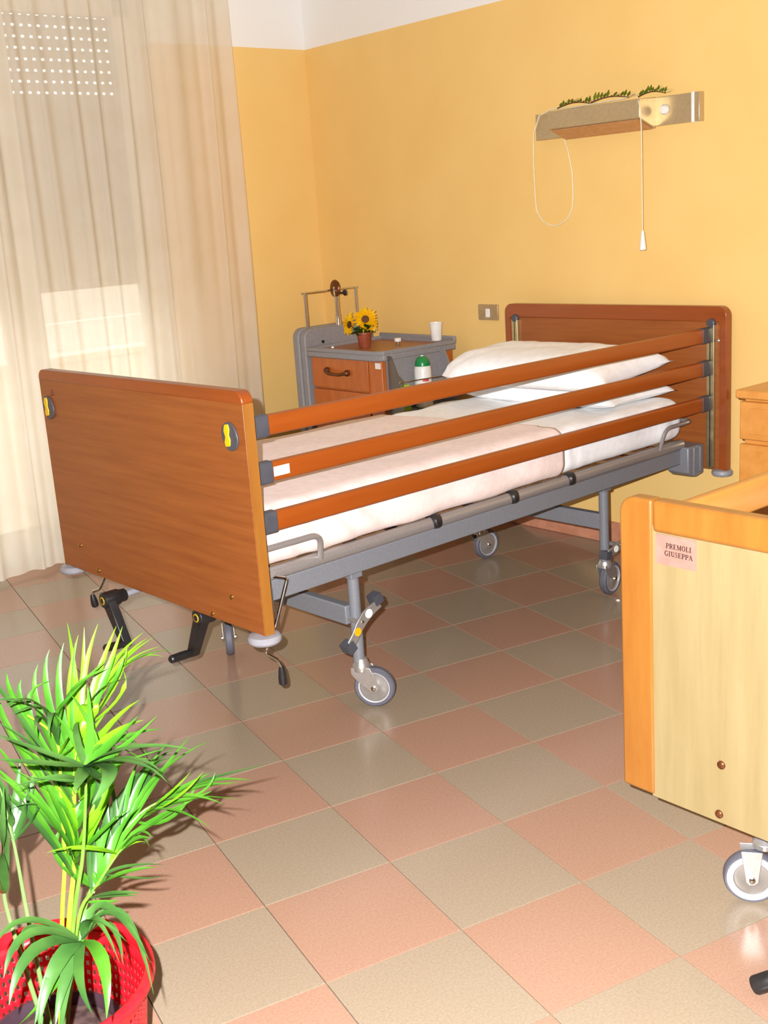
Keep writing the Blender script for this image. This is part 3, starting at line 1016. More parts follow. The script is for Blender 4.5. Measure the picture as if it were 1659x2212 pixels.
K0 = (-.27, -.75)
cab = room_thing('bedside_cabinet', 'cherry wood and grey bedside cabinet with a tray top, standing in the room corner', 'cabinet', *K0)
N = lambda: RB(*K0)
N().box(-.468, -.06, -.998, -.50, .08, .782).build('cabinet_body', CABW, cab, bevel=0.003)
for t_ in (-.43, -.10):
    for s_ in (-.95, -.55):
        N().lathe([(.025, 0), (.025, .05), (.012, .055), (.012, .082)], (t_, s_, 0), (0, 0, 1), 16).build('foot', BLACK, cab)
dr = N().box(-.488, -.468, -.906, -.504, .641, .777).build('drawer', CABW, cab, bevel=0.002)
hnd = N()
hp = [(-.488, -.628, .722), (-.512, -.628, .722), (-.518, -.66, .712), (-.518, -.74, .710), (-.512, -.772, .717), (-.488, -.772, .717)]
hnd.tube(rpath(hp, .012, 4), [.011, .011] + [.0075] * (len(rpath(hp, .012, 4)) - 4) + [.011, .011], 10)
for s_, z_ in ((-.628, .722), (-.772, .717)):
    hnd.lathe([(.014, 0), (.015, .010), (.010, .020), (.004, .024)], (-.490, s_, z_), (-1, 0, 0), 14)
hnd.build('drawer_handle', BRONZE, dr, label='dark brown bow handle')
door = N().box(-.488, -.468, -.906, -.504, .11, .632).build('cabinet_door', CABW, cab, bevel=0.002)
N().tube(rpath([(-.488, -.86, .42), (-.515, -.86, .42), (-.515, -.86, .30), (-.488, -.86, .30)], .012, 4), .007, 10).build('door_handle', BRONZE, door, label='dark brown bow handle')
N().box(-.484, -.466, -.999, -.912, .10, .778).build('front_post', CABW, cab, bevel=0.002)
# tray top with raised rim
tp = N()
tray = [(-.505, -.490), (-.505, -.965), (-.478, -1.012), (-.05, -1.012), (-.05, -.490)]
tp.prism(tray, XY, .778, .806)
tpo = tp.build('tray_top', GREYC, cab, bevel=0.006)
cx_, cy_ = -.2775, -.751
inn = [(cx_ + (a - cx_) * .93, cy_ + (b - cy_) * .945) for a, b in tray]
rim = N()
nn_ = len(tray)
vv = [(a, b, z_) for z_ in (.804, .822) for a, b in tray] + [(a, b, z_) for z_ in (.804, .822) for a, b in inn]
ff = []
for i in range(nn_):
    j = (i + 1) % nn_
    ff += [(i, j, nn_ + j, nn_ + i), (2 * nn_ + i, 3 * nn_ + i, 3 * nn_ + j, 2 * nn_ + j), (nn_ + i, nn_ + j, 3 * nn_ + j, 3 * nn_ + i), (i, 2 * nn_ + i, 2 * nn_ + j, j)]
rim.add(vv, ff)
rim.build('tray_rim', GREYC, tpo, bevel=0.003)
N().prism([(cx_ + (a - cx_) * .92, cy_ + (b - cy_) * .935) for a, b in tray], XY, .804, .8085).build('tray_inlay', CABTOP, tpo, smooth=0, label='brown wood tray surface')
N().box(-.06, -.045, -1.012, -.49, .804, .838).build('back_lip', GREYC, tpo, bevel=0.005)
# grey folded table leaf standing on the left side
sp = N()
sp.prism(rrect(-.512, -.085, .10, .905, .045, 6), lambda a, b, d: (a, d, b), -.447, -.402)
spo = sp.build('side_leaf', GREYC, cab, bevel=0.008, seg=3)
N().prism(rrect(-.505, -.09, .10, .900, .045, 6), lambda a, b, d: (a, d, b), -.487, -.449).build('leaf_frame', GREYC, spo, bevel=0.006)
N().lathe([(.008, 0), (.007, .004)], (-.40, -.4875, .835), (0, -1, 0), 14).build('leaf_knob', BLACK, spo)
# chrome stand
st = N()
for t_ in (-.452, -.150):
    st.tube([(t_, -.445, .88), (t_, -.445, 1.062)], .0078, 12)
st.tube([(-.470, -.445, 1.062), (-.135, -.445, 1.062)], .0042, 10)
sto = st.build('chrome_frame', CHROME, cab)
pl_ = N()
pl_.lathe([(.024, .806), (.026, .818), (.016, .826), (.0125, .832), (.0125, .95), (.0105, .952), (.0105, 1.035), (.014, 1.037), (.014, 1.075), (.006, 1.08)], (-.285, -.468, 0), (0, 0, 1), 18)
plo = pl_.build('chrome_pole', CHROME, cab)
N().lathe([(.038, -.006), (.041, 0), (.038, .006), (.01, .010)], (-.285, -.462, 1.068), (-.99, .15, .05), 28).build('clamp_wheel', BRONZE, plo, label='brown round clamp wheel')
N().lathe([(.005, 0), (.005, .02), (.013, .026), (.014, .036), (.010, .040)], (-.272, -.468, 1.045), (.6, -.8, .05), 16).build('clamp_knob', BLACK, plo)
N().lathe([(.007, 0), (.006, .006), (.001, .008)], (-.475, -.655, .822), (0, 0, 1), 12).build('rim_stud', WHITEP, cab)
N().box(-.4865, -.484, -.992, -.958, .745, .771).build('card_label', WHITEP, cab, smooth=0, label='small white card')
# bottle holder on the right side
hol = N()
hol.box(-.462, -.13, -1.010, -.998, .545, .815)
ho = hol.build('bottle_holder', GREYC, cab, bevel=0.003)
SMOK = glass_mat('smoked_clear_plastic', (.72, .70, .68, 1), .10, .15)
for t_ in (-.462, -.150):
    N().prism([(-1.008, .80), (-1.035, .80), (-1.075, .72), (-1.105, .70), (-1.105, .55), (-1.008, .55)], lambda a, b, d: (d, a, b), t_, t_ + .006).build('holder_cheek', GREYC if t_ > -.3 else SMOK, ho, bevel=0.001)
N().box(-.462, -.144, -1.108, -1.005, .545, .556).build('holder_shelf', GREYC, ho, bevel=0.002)
N().tube([(-.480, -1.104, .693), (-.135, -1.104, .685)], .0032, 8).build('guard_rod', CHROME, ho)

# things on and in the cabinet
LZ = .8087
pot = room_thing('flower_pot', 'small brown pot of artificial sunflowers on the bedside cabinet', 'potted plant', -.335, -.712, LZ)
TERRA = plain('brown_plastic_pot', (150, 70, 40), .5)
MB().lathe([(.024, 0), (.025, .003), (.033, .058), (.036, .060), (.036, .070), (.032, .070), (.029, .056)], (0, 0, 0), (0, 0, 1), 24).build('pot', TERRA, pot)
LEAFD = leaf_mat('dark_silk_leaf', (34, 62, 22), (54, 92, 34), .15)
PETAL = leaf_mat('yellow_petal', (246, 190, 0), (255, 214, 20), .3)
SUNC = plain('sunflower_centre', (96, 58, 18), .8)
def sunflower(c, nrm, r, np_, seed):
    rnd = random.Random(seed)
    c, nrm = Vector(c), Vector(nrm).normalized()
    MB().tube([(c.x * .2, c.y * .2, .055), tuple(c * .6 + Vector((0, 0, .02))), tuple(c - nrm * .004)], .0022, 6).build('stem', LEAFD, pot)
    up = Vector((0, 0, 1)) if abs(nrm.z) < .9 else Vector((1, 0, 0))
    X = (up - nrm * up.dot(nrm)).normalized()
    Y = nrm.cross(X)
    m = MB()
    for ring_ in range(2):
        for k in range(np_):
            a = 2 * pi * (k + .5 * ring_) / np_ + rnd.uniform(-.1, .1)
            d = X * cos(a) + Y * sin(a)
            sd = nrm.cross(d)
            R_ = r * rnd.uniform(.85, 1.1) * (1 - .12 * ring_)
            p = [c + d * r * .22, c + d * R_ * .6 + sd * r * .17 + nrm * r * .10 * (1 + ring_), c + d * R_ + nrm * r * rnd.uniform(-.15, .1), c + d * R_ * .6 - sd * r * .17 + nrm * r * .10 * (1 + ring_)]
            m.add(p, [(0, 1, 2), (0, 2, 3)])
    fo = m.build('flower_head', PETAL, pot, fix=False)
    MB().lathe([(r * .30, -.002), (r * .30, .003), (r * .2, .006), (.001, .007)], c, nrm, 18).build('flower_centre', SUNC, fo)
sunflower((-.002, -.020, .128), (-.55, -.62, .35), .058, 15, 1)
sunflower((-.030, .064, .105), (-.25, .75, .1), .056, 13, 2)
sunflower((.02, -.035, .100), (-.2, -.8, .2), .034, 11, 3)
for k in range(12):
    rnd = random.Random(50 + k)
    a = k * 2 * pi / 12 + rnd.uniform(-.2, .2)
    r0, r1 = .012, rnd.uniform(.048, .066)
    z0, z1 = .066, rnd.uniform(.070, .115)
    d = Vector((cos(a), sin(a), 0))
    s_ = Vector((-sin(a), cos(a), 0)) * .023
    p = [d * r0 + Vector((0, 0, z0)), d * r1 * .6 + s_ + Vector((0, 0, z1)), d * r1 + Vector((0, 0, z1 - .012)), d * r1 * .6 - s_ + Vector((0, 0, z1))]
    MB().add(p, [(0, 1, 2), (0, 2, 3)]).build('leaf', LEAFD, pot, fix=False)

cup = place(MB().lathe([(.022, 0), (.0225, .002), (.0275, .060), (.030, .076), (.031, .080), (.0295, .080), (.026, .058), (.0205, .004), (.001, .004)], (0, 0, 0), (0, 0, 1), 28).build('plastic_cup', WHITEP), rw(-.105, -.945, .8225), RA)
tag(cup, 'white disposable plastic cup on the back of the bedside cabinet', 'cup')
jar = room_thing('small_vial', 'tiny clear vial with a white cap on the cabinet tray', 'vial', -.215, -.805, LZ)
MB().lathe([(.009, 0), (.009, .016), (.011, .018)], (0, 0, 0), (0, 0, 1), 16).build('vial', glass_mat('clear_vial', (.9, .9, .9, 1), .15), jar)
MB().lathe([(.0155, .017), (.016, .020), (.016, .030), (.014, .032)], (0, 0, 0), (0, 0, 1), 20).build('cap', WHITEP, jar)
btl = room_thing('lotion_bottle', 'white plastic bottle with a green cap in the cabinet bottle holder', 'bottle', -.300, -1.056, .5565)
MB().lathe([(.032, 0), (.038, .006), (.0385, .12), (.038, .165), (.034, .182), (.026, .190)], (0, 0, 0), (0, 0, 1), 28).build('bottle_body', WHITEP, btl)
MB().lathe([(.033, .176), (.033, .192), (.030, .206), (.022, .218), (.012, .225), (.001, .227)], (0, 0, 0), (0, 0, 1), 28).build('bottle_cap', plain('green_plastic', (24, 130, 66), .3), btl)
MB().lathe([(.009, .222), (.008, .228), (.002, .230)], (0, 0, 0), (0, 0, 1), 14).build('cap_button', WHITEP, btl)
lb = MB()
for k in range(9):
    a0 = radians(222 + k * 5)
    a1 = a0 + radians(4.6)
    lb.add([(.0392 * cos(a), .0392 * sin(a), z_) for a, z_ in ((a0, .118), (a1, .118), (a1, .132), (a0, .132))], [(0, 1, 2, 3)])
lb.build('red_mark', plain('red_print', (206, 40, 36), .4), btl, smooth=0, fix=False)
gp = place(MB().prism(rrect(-.02, .02, 0, .115, .008), lambda a, b, d: (a, d, b), -.014, .014).build('green_packet', plain('lime_plastic', (160, 190, 60), .5), bevel=0.003), rw(-.405, -1.052, .5565), RA)
tag(gp, 'lime green packet in the bottle holder beside the bottle', 'packet')

# ================================================================ NIGHTSTAND between the beds
NS = (-.24, -2.97)
ns = room_thing('nightstand', 'honey coloured wooden nightstand with two drawers against the yellow wall', 'nightstand', *NS)
N = lambda: RB(*NS)
N().box(-.435, -.04, -3.195, -2.735, .04, .745).build('nightstand_body', BEECHH, ns, bevel=0.003)
N().box(-.462, -.03, -3.212, -2.716, .745, .774).build('nightstand_top', BEECHH, ns, bevel=0.005)
for z0, z1 in ((.612, .736), (.10, .598)):
    d_ = N().box(-.453, -.434, -3.198, -2.727, z0, z1).build('drawer', BEECHH, ns, bevel=0.004)
    N().box(-.4545, -.452, -3.165, -2.762, z0 + .02, z1 - .02).build('drawer_panel', BEECHH, d_, bevel=0.001)
    N().lathe([(.006, 0), (.006, .012), (.013, .018), (.012, .026), (.004, .028)], (-.454, -2.965, (z0 + z1) / 2), (-1, 0, 0), 16).build('knob', BRONZE, d_)
for s_ in (-3.15, -2.78):
    for t_ in (-.40, -.08):
        N().box(t_ - .02, t_ + .02, s_ - .02, s_ + .02, 0, .042).build('foot', BLACK, ns)

# ================================================================ SECOND BED with the name card
P2 = -1.967
B2 = (P2, -3.93)
b2 = room_thing('hospital_bed', 'pale maple hospital bed with an orange beech frame and a name card', 'bed', *B2)
N = lambda: RB(*B2)
SL_, SR_, ZB, ZT = -3.440, -4.42, .236, .845
pn = N()
pn.box(P2 + .004, P2 + .026, SR_ + .07, SL_ - .07, ZB, ZT - .05)
pno = pn.build('foot_panel', MAPLE, b2, smooth=0)
def stile(s0, s1):
    m = N()
    left = s1 > -3.9
    m.prism(rrect(s0, s1, ZB + .004, ZT, .034, 6, (1, 0, 0, 0) if left else (0, 1, 0, 0)), lambda a, b, d: (d, a, b), P2, P2 + .034)
    return m.build('stile', BEECH, b2, bevel=0.006, seg=3, label='orange beech side post')
stile(SL_ - .0755, SL_)
stile(SR_, SR_ + .0755)
N().box(P2, P2 + .034, SR_ + .0758, SL_ - .0758, ZT - .062, ZT).build('top_rail', BEECH, b2, bevel=0.008, seg=3, label='orange beech top rail')
for s_, z_ in ((-3.667, .356), (-3.663, .253), (-4.20, .356), (-4.20, .253)):
    N().lathe([(.0085, 0), (.008, .003), (.005, .0055), (.001, .006)], (P2 + .004, s_, z_), (-1, 0, 0), 16).build('panel_screw', BRONZE, pno)
# name card
CARD = plain('pale_pink_card', (158, 118, 104), .45)
nc = N().box(P2 + .002, P2 + .004, -3.612, -3.524, .724, .782).build('name_card', CARD, b2, smooth=0, label='pale card printed with a name in dark capitals')
INK = plain('dark_brown_ink', (44, 20, 10), .6, var=2)
# serif capitals as strokes on a unit-high grid: (x0,y0,x1,y1,width)
TK, TN, SV = .20, .085, .085
def sf(x, y, w_=.34):
    return (x - w_ / 2, y, x + w_ / 2, y, SV)
def curve(cx, cy, rx, ry, a0, a1, n_=8, w0=TN, w1=TK):
    out = []
    for k in range(n_):
        t0, t1 = radians(a0 + (a1 - a0) * k / n_), radians(a0 + (a1 - a0) * (k + 1) / n_)
        tm = (t0 + t1) / 2
        out.append((cx + rx * cos(t0), cy + ry * sin(t0), cx + rx * cos(t1), cy + ry * sin(t1), w0 + (w1 - w0) * abs(cos(tm))))
    return out
st_ = lambda x, w_=TK: (x, 0, x, 1, w_)
GL = {
 'P': (.72, [st_(.2), sf(.2, .03, .42), (.05, .96, .42, .96, TN), (.2, .47, .42, .47, TN)] + curve(.40, .715, .25, .245, -90, 90)),
 'R': (.84, [st_(.2), sf(.2, .03, .40), (.05, .96, .42, .96, TN), (.2, .50, .42, .50, TN), (.40, .5, .70, .05, TK * .9), sf(.74, .03, .22)] + curve(.40, .73, .24, .23, -90, 90)),
 'E': (.74, [st_(.2), (.03, .04, .64, .04, TN), (.03, .96, .62, .96, TN), (.2, .5, .48, .5, TN), (.64, .04, .64, .26, TN), (.62, .74, .62, .96, TN), (.48, .38, .48, .62, TN)]),
 'M': (1.02, [st_(.16, TN), st_(.84), sf(.14, .03, .28), sf(.84, .03, .34), sf(.12, .97, .24), sf(.88, .97, .24), (.18, .98, .50, .08, TK * .9), (.50, .08, .82, .98, TN)]),
 'O': (.86, curve(.42, .5, .32, .46, 0, 360, 20)),
 'L': (.70, [st_(.2), sf(.2, .97, .36), (.03, .04, .62, .04, TN), (.62, .04, .62, .30, TN)]),
 'I': (.46, [st_(.22), sf(.22, .03, .40), sf(.22, .97, .40)]),
 'G': (.86, curve(.42, .5, .32, .46, 40, 320, 16) + [(.68, .06, .68, .42, TK * .9), sf(.68, .43, .30), (.66, .78, .66, .98, TN)]),
 'U': (.84, [(.20, .96, .20, .34, TK), (.66, .96, .66, .34, TN), sf(.20, .97, .36), sf(.66, .97, .28)] + curve(.43, .34, .23, .30, 180, 360, 10)),
 'S': (.66, curve(.32, .74, .21, .22, 30, 270, 10, TN, TN * 1.4) + curve(.32, .27, .23, .23, 90, -150, 10, TN, TN * 1.6) + [(.54, .78, .54, .98, TN), (.08, .02, .08, .24, TN)] + [(.24, .58, .42, .44, TK * .9)]),
 'A': (.86, [(.10, .02, .42, .98, TN), (.42, .98, .74, .02, TK), (.22, .34, .60, .34, TN), sf(.10, .03, .26), sf(.74, .03, .30)]),
}
def lettering(text, s0, zb, hgt):
    m = N()
    x = 0.0
    for ch in text:
        wd_, strokes = GL[ch]
        for (x0, y0, x1, y1, w_) in strokes:
            a, b = Vector((x + x0, y0)), Vector((x + x1, y1))
            d = b - a
            if d.length < 1e-6:
                continue
            nrm = Vector((-d.y, d.x)).normalized() * (w_ / 2)
            q = [a + nrm, a - nrm, b - nrm, b + nrm]
            m.add([(P2 + .0018, s0 - p.x * hgt, zb + p.y * hgt) for p in q], [(0, 1, 2, 3)])
        x += wd_ + .06
    return m
lettering('PREMOLI', -3.5465, .7575, .0098).build('lettering', INK, nc, smooth=0, fix=False)
lettering('GIUSEPPA', -3.5435, .7425, .0098).build('lettering', INK, nc, smooth=0, fix=False)
# its side rails on the far side, strut, head panel, frame, mattress
for n_, z_ in enumerate((.765, .640, .515)):
    r = N()
    r.prism(rrect(-3.485, -3.458, z_ - .035, z_ + .035, .007, 3), lambda a, b, d: (d, a, b), P2 + .03, -.10)
    r.build('side_rail', BEECHH, b2)
N().box(-1.43, -1.40, -3.50, -3.488, .46, .80).build('rail_strut', DGREY, b2, bevel=0.002, label='dark grey rail strut')
N().prism(rrect(SR_, SL_, ZB, ZT + .1, .034, 6, (1, 1, 0, 0)), lambda a, b, d: (d, a, b), -.095, -.06).build('head_panel', MAPLE, b2, bevel=0.006)
for s_ in (-3.53, -4.33):
    N().box(P2 + .03, -.09, s_ - .015, s_ + .015, .36, .43).build('side_beam', GREYM, b2, bevel=0.004)
for t_, s_ in ((-1.80, -3.66), (-.35, -3.66), (-1.80, -4.2), (-.35, -4.2)):
    N().tube([(t_, s_, .118), (t_, s_, .40)], .016, 14).build('leg', GREYM, b2)
    cst = N()
    ax = Vector((-.80, -.60, 0)).normalized()
    dd = Vector((-ax.y, ax.x, 0))
    c = Vector((t_ - .03, s_ + .01, .0555))
    cst.lathe([(.016, .110), (.024, .113), (.024, .124), (.016, .130)], (t_, s_, 0), (0, 0, 1), 18)
    for sg in (-1, 1):
        o_ = c + ax * (.0165 * sg)
        t2 = ax * (.002 * sg)
        cst.prism([(-.022, .062), (.020, .062), (.012, -.006), (.004, -.012), (-.006, -.012), (-.012, -.004)], lambda a, b, q: tuple(o_ + dd * a + t2 * q + Vector((0, 0, b))), 0, 1)
    co_ = cst.build('caster', STEEL, b2, bevel=0.001)
    N().lathe([(.045, -.012), (.0525, -.0125), (.055, -.007), (.0555, 0), (.055, .007), (.0525, .0125), (.045, .012)], c, ax, 36, False).build('tire', TIRE, co_)
    for sg in (-1, 1):
        N().lathe([(.036, .0112), (.048, .0132), (.049, .0120), (.049, .008)], c, ax * sg, 36, False).build('rim_ring', RIMW, co_)
        N().lathe([(.0365, .0112), (.034, .0075), (.016, .009), (.011, .013), (.002, .0135)], c, ax * sg, 30, False).build('wheel_disc', HUBG, co_)
        N().lathe([(.0065, .018), (.0065, .022), (.0035, .024), (.001, .0242)], c, ax * sg, 12).build('axle_nut', CHROME, co_)
N().prism(rrect(-3.60, -3.545, .196, .226, .008, 3), lambda a, b, d: (d, a, b), -1.90, -1.875).build('brake_pedal', BRONZE, b2, bevel=0.003, label='brown brake pedal end')
N().tube([(-1.885, -3.60, .212), (-1.82, -3.65, .17)], .008, 10).build('pedal_arm', CHROME, b2)
bm_ = rounded_block(P2 + .05, -.11, -4.37, -3.51, .435, .575, .04, 40, 20, 6, .003, 5.0)
for v_ in bm_.verts:
    v_.co -= Vector((B2[0], B2[1], 0))
m2 = place(bmobj(bm_, 'mattress', SHEET), rw(*B2), RA)
tag(m2, 'mattress in a white sheet on the maple bed with the name card', 'mattress')

# ================================================================ WALL LAMP above the bed
LP = (0.0, -1.9, 1.68)
wl = room_thing('wall_lamp', 'beige metal reading lamp bar fixed to the yellow wall above the bed', 'lamp', *LP)
BEIGE = plain('beige_lamp_metal', (196, 176, 138), .33, .55, 4, 90)
LWHITE = plain('pale_lamp_metal', (220, 212, 198), .35, .1, 4, 90)
CORD = plain('cream_cord', (232, 220, 186), .5)
DIFF = plain('reflection_brown_diffuser', (196, 138, 88), .35, 0, 8, 60)  # warm reflection on the lamp's underside, put into the colour as brown
N = lambda: RB(*LP)
N().box(-.030, 0, -2.283, -1.515, 1.632, 1.731).build('back_plate', BEIGE, wl, bevel=0.002)
N().box(-.033, 0, -2.262, -2.250, 1.630, 1.733).build('end_strip', WHITEP, wl, bevel=0.002)
bx = N()
bx.prism([(-.028, 1.733), (-.125, 1.727), (-.125, 1.662), (-.028, 1.624)], XZ, -2.097, -1.662)
bxo = bx.build('lamp_box', BEIGE, wl, bevel=0.002)
dv = Vector((-.097, 0, .038)).normalized()
N().prism([(-.034, 1.6250), (-.118, 1.6580), (-.118, 1.6560), (-.034, 1.6225)], XZ, -2.085, -1.674).build('diffuser', DIFF, bxo, smooth=0, label='lamp diffuser underneath, warm reflection painted in brown')
N().lathe([(.018, 0), (.018, .004), (.013, .012), (.004, .014)], (-.030, -2.137, 1.685), (-1, 0, 0), 20).build('pull_switch', WHITEP, wl)
pull = [(-.060, -2.00, 1.742), (-.090, -2.05, 1.750), (-.120, -2.085, 1.738), (-.130, -2.105, 1.690), (-.128, -2.108, 1.60), (-.128, -2.108, 1.262)]
po = N().tube(rpath(pull, .02, 4), .0019, 8).build('pull_cord', CORD, wl)
N().lathe([(.0035, 1.268), (.006, 1.262), (.0125, 1.205), (.0125, 1.200), (.010, 1.198)], (-.128, -2.108, 0), (0, 0, 1), 18).build('pull_bell', WHITEP, po, label='white pear shaped pull')
cordp = [(-.060, -2.00, 1.742), (-.07, -1.90, 1.738), (-.06, -1.75, 1.736), (-.05, -1.62, 1.742), (-.045, -1.55, 1.725), (-.04, -1.512, 1.66), (-.035, -1.502, 1.55), (-.030, -1.500, 1.42)]
a_ = [(-.030, -1.600 + .100 * cos(t_), 1.395 - .098 * sin(t_)) for t_ in [pi * k / 10 for k in range(1, 10)]]
cordp += a_ + [(-.030, -1.700, 1.42), (-.030, -1.698, 1.50), (-.030, -1.680, 1.58), (-.030, -1.662, 1.628)]
N().tube(cordp, .0026, 8).build('lamp_cord', CORD, wl, label='white cord hanging in a loop')
# olive sprigs laid on the lamp
OLIVE = leaf_mat('olive_leaf', (84, 110, 24), (122, 146, 44), .2)
TWIG = plain('brown_twig', (92, 62, 30), .7)
def sprig(c, ang, ln, seed, label):
    rnd = random.Random(seed)
    root = room_thing('olive_sprig', label, 'sprig', c[0], c[1], c[2], 'olive sprigs on the wall lamp')
    ca, sa = cos(ang), sin(ang)
    P = lambda q: Vector((sa * ln * (q - .5), ca * ln * (q - .5), .004 + .012 * sin(q * pi)))
    MB().tube([P(k / 6) for k in range(7)], [.0026 - .0002 * k for k in range(7)], 6).build('twig', TWIG, root)
    for k in range(22):
        q = .08 + .92 * k / 21
        p = P(q)
        t = (P(min(1, q + .05)) - P(max(0, q - .05))).normalized()
        sd = Vector((-t.y, t.x, 0)) * (1 if k % 2 else -1)
        d = (t * .7 + sd * .55 + Vector((0, 0, rnd.uniform(.05, .75)))).normalized()
        if p.z + d.z * .03 < 0.0:
            d.z = .1
        l_ = rnd.uniform(.028, .046)
        w_ = d.cross(Vector((0, 0, 1))).normalized() * .0056
        MB().add([p, p + d * l_ * .45 + w_, p + d * l_, p + d * l_ * .45 - w_], [(0, 1, 2), (0, 2, 3)]).build('leaf', OLIVE, root, fix=False)
sprig((-.085, -1.76, 1.7345), pi + .06, .17, 1, 'olive sprig lying at the left end of the lamp box, nearest the cord loop')
sprig((-.095, -1.94, 1.7355), pi - .05, .17, 2, 'middle olive sprig lying on the lamp box under the white cord')
sprig((-.045, -2.09, 1.7355), pi + .05, .13, 3, 'olive sprig lying at the lamp box end beside the pull switch')

# light switch
sw = room_thing('light_switch', 'beige metal light switch plate on the yellow wall beside the headboard', 'light switch', 0, -1.18, .942)
MB().prism(rrect(-.060, .060, -.034, .034, .004, 3), YZ, -.008, 0).build('switch_plate', plain('bronze_switch_plate', (176, 150, 110), .35, .3), sw, bevel=0.002)
MB().prism(rrect(-.013, .012, -.022, .016, .003, 3), YZ, -.012, -.007).build('switch_rocker', WHITEP, sw, bevel=0.002)

# ================================================================ RED BASKET AND PALM
RT = Vector((-.812, -.737, 0))
RED = plain('red_plastic', (224, 22, 34), .35, 0, 4, 60)
bk = thing('basket', 'round red perforated plastic basket holding the potted palm', 'basket', RT)
def basket_wall():
    m = MB()
    n_, rows = 84, 17
    rb, rt, z0, z1 = .118, .150, .012, .285
    def P(k, h, dr):
        a = 2 * pi * k / n_
        r = rb + (rt - rb) * h + dr
        return (r * cos(a), r * sin(a), z0 + (z1 - z0) * h)
    for i in range(rows):
        for k in range(n_):
            h0, h1 = i / rows, (i + 1) / rows
            k0, k1 = k, k + 1
            solid = i in (0, rows - 1)
            if solid:
                p = [P(k0, h0, 0), P(k1, h0, 0), P(k1, h1, 0), P(k0, h1, 0)]
                m.add(p, [(0, 1, 2, 3)])
                continue
            e, g = .24, .24
            o_ = [P(k0, h0, 0), P(k1, h0, 0), P(k1, h1, 0), P(k0, h1, 0)]
            dh = h1 - h0
            q = [P(k0 + e, h0 + dh * g, 0), P(k1 - e, h0 + dh * g, 0), P(k1 - e, h1 - dh * g, 0), P(k0 + e, h1 - dh * g, 0)]
            m.add(o_ + q, [(0, 1, 5, 4), (1, 2, 6, 5), (2, 3, 7, 6), (3, 0, 4, 7)])
    return m
bwm = basket_wall()
bo = bwm.build('perforated_wall', RED, bk, smooth=60, fix=False)
me = bo.data
bm = bmesh.new()
bm.from_mesh(me)
bmesh.ops.remove_doubles(bm, verts=bm.verts, dist=1e-5)
bm.to_mesh(me)
bm.free()
sd2 = bo.modifiers.new('thickness', 'SOLIDIFY')
sd2.thickness = .0028
sd2.offset = 0
MB().lathe([(.149, .268), (.1515, .270), (.1525, .292), (.160, .296), (.162, .290), (.1645, .291), (.1635, .301), (.158, .304), (.150, .300), (.1485, .292)], (0, 0, 0), (0, 0, 1), 64).build('rim', RED, bk, smooth=50)
# the lathe caps are removed so that the rim is an open ring
rim_o = bk.children[-1] if bk.children else None
for ch in bk.children:
    if ch.name.startswith('rim'):
        bm = bmesh.new()
        bm.from_mesh(ch.data)
        bmesh.ops.delete(bm, geom=[f_ for f_ in bm.faces if len(f_.verts) > 8], context='FACES_ONLY')
        bm.to_mesh(ch.data)
        bm.free()
MB().lathe([(.119, 0), (.120, .014), (.001, .014)], (0, 0, 0), (0, 0, 1), 48).build('basket_floor', RED, bk)

palm = thing('potted_palm', 'green feathery palm in a dark plastic pot inside the red basket', 'potted plant', RT + Vector((0, 0, .0142)))
PLUM = plain('dark_plum_plastic', (58, 40, 48), .45, 0, 4)
SOIL = plain('dark_soil', (66, 46, 40), .95, 0, 18, 60, .8)
pm = MB()
pm.lathe([(.078, 0), (.080, .004), (.103, .172), (.109, .174), (.109, .188), (.104, .188), (.100, .165)], (0, 0, 0), (0, 0, 1), 44)
pm.build('pot', PLUM, palm)
MB().lathe([(.100, .160), (.099, .168), (.05, .174), (.001, .176)], (0, 0, 0), (0, 0, 1), 32).build('soil', SOIL, palm)
LM = [leaf_mat('young_palm_leaf', (104, 166, 24), (132, 188, 34), .4), leaf_mat('palm_leaf', (62, 122, 28), (86, 148, 40), .32), leaf_mat('old_palm_leaf', (48, 86, 36), (70, 110, 46), .22)]
STEM = [leaf_mat('young_palm_stem', (150, 196, 40), (172, 212, 60), .1), leaf_mat('palm_stem', (96, 158, 46), (120, 176, 60), .1), leaf_mat('old_palm_stem', (104, 146, 74), (128, 164, 92), .1)]
def leaflet(p0, p1, p2, w_, mat, parent):
    p0, p1, p2 = Vector(p0), Vector(p1), Vector(p2)
    ctrl = p1 * 2 - (p0 + p2) * .5
    n_ = 9
    P = []
    for k in range(n_ + 1):
        t = k / n_
        P.append(p0 * (1 - t) ** 2 + ctrl * 2 * t * (1 - t) + p2 * t * t)
    v, f = [], []
    for k in range(n_ + 1):
        t = k / n_
        tg = (P[min(n_, k + 1)] - P[max(0, k - 1)]).normalized()
        up = Vector((0.25, -.2, 1.0))
        sd = tg.cross(up)
        if sd.length < 1e-4:
            sd = Vector((1, 0, 0))
        sd.normalize()
        nr = sd.cross(tg).normalized()
        wd_ = w_ * .5 * min(1, (t + .06) * 5) ** .6 * max(0.02, (1 - t) ** .75 * 1.25 if t > .45 else .8)
        wd_ = min(wd_, w_ * .5)
        v += [P[k] - sd * wd_ + nr * wd_ * .35, P[k], P[k] + sd * wd_ + nr * wd_ * .35]
    for k in range(n_):
        a = k * 3
        f += [(a, a + 1, a + 4, a + 3), (a + 1, a + 2, a + 5, a + 4)]
    m = MB()
    m.add(v, f)
    return m.build('leaflet', mat, parent, smooth=80, fix=False)
PR = random.Random(11)
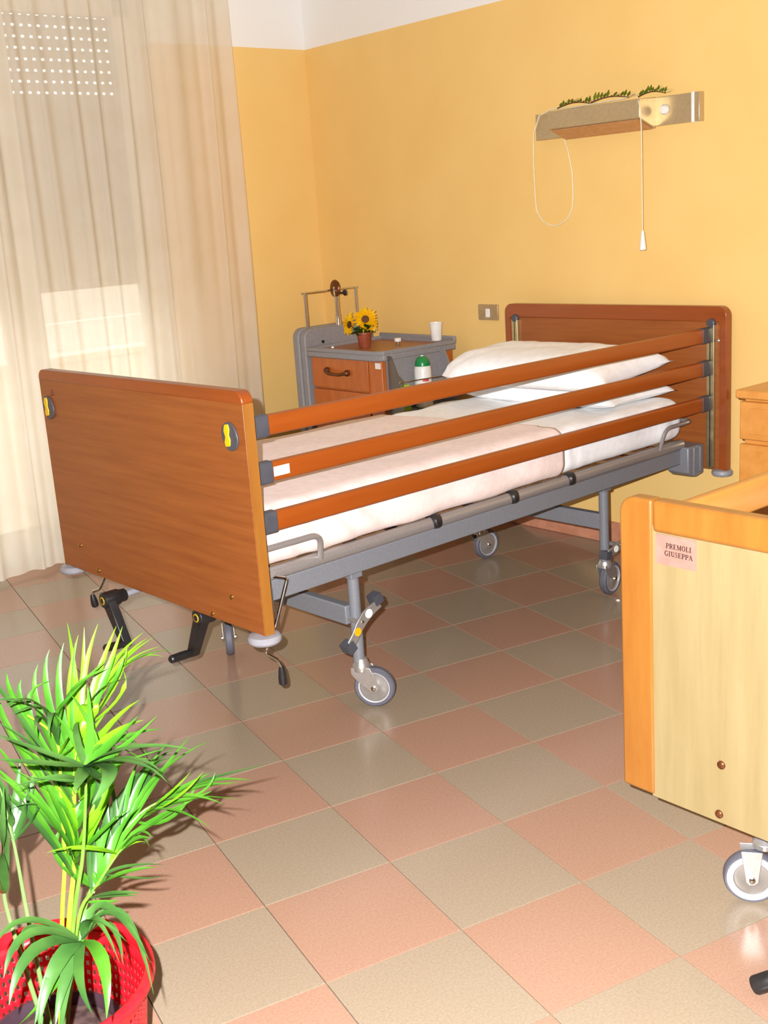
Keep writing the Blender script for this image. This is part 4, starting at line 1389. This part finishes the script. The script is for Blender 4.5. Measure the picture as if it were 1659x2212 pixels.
for rach, rw_, tone, leaves in PALM:
    pts = [Vector(p) - Vector((0, 0, .0142)) for p in rach]
    # smooth the rachis (Catmull-Rom)
    sm = []
    for i in range(len(pts) - 1):
        a, b, c, d = pts[max(0, i - 1)], pts[i], pts[i + 1], pts[min(len(pts) - 1, i + 2)]
        for k in range(5):
            t = k / 5
            sm.append(.5 * ((2 * b) + (c - a) * t + (2 * a - 5 * b + 4 * c - d) * t * t + (3 * b - a - 3 * c + d) * t ** 3))
    sm.append(pts[-1])
    nr_ = len(sm)
    fo = MB().tube(sm, [rw_ * .001 * (1 - .7 * k / nr_) for k in range(nr_)], 8).build('frond', STEM[tone], palm)
    for q in leaves:
        dz_ = Vector((0, 0, .0142))
        leaflet(Vector(q[0:3]) - dz_, Vector(q[3:6]) - dz_, Vector(q[6:9]) - dz_, q[9] * (.00105, .00125, .0013)[q[10]], LM[q[10]], fo)
        if PR.random() < .55:
            # a sister leaflet sprouting a little further along the same frond
            jv = lambda k_: Vector((PR.uniform(-k_, k_), PR.uniform(-k_, k_), PR.uniform(-k_, k_ * .6)))
            leaflet(Vector(q[0:3]) - dz_, Vector(q[3:6]) - dz_ + jv(.018), Vector(q[6:9]) - dz_ + jv(.035), q[9] * .00095, LM[PR.choice((q[10], min(2, q[10] + 1)))], fo)

# ================================================================ small things on the floor
tb = room_thing('chair_leg', 'black round metal furniture leg with an end cap resting on the floor tiles', 'furniture leg', -2.07, -3.815)
MB().tube([(0, 0, .016), (.055, -.10, .085), (.20, -.36, .30)], .0155, 18).build('leg_tube', BLACK, tb)
e_ = Vector((-.055, .10, -.07)).normalized()
MB().lathe([(.0165, -.03), (.0172, -.026), (.0172, .004), (.015, .008), (.010, .010), (.001, .0105)], (0, 0, .0172), e_, 20).build('end_cap', BLACK, tb)
rg = place(MB().tube([(.006 * cos(a), .006 * sin(a), .002) for a in [2 * pi * k / 16 for k in range(16)]], .0019, 8, closed=True).build('plastic_ring', WHITEP), rw(-.559, -2.31, 0), RA)
tag(rg, 'tiny pale plastic ring lying on the floor beside the maple bed', 'ring')
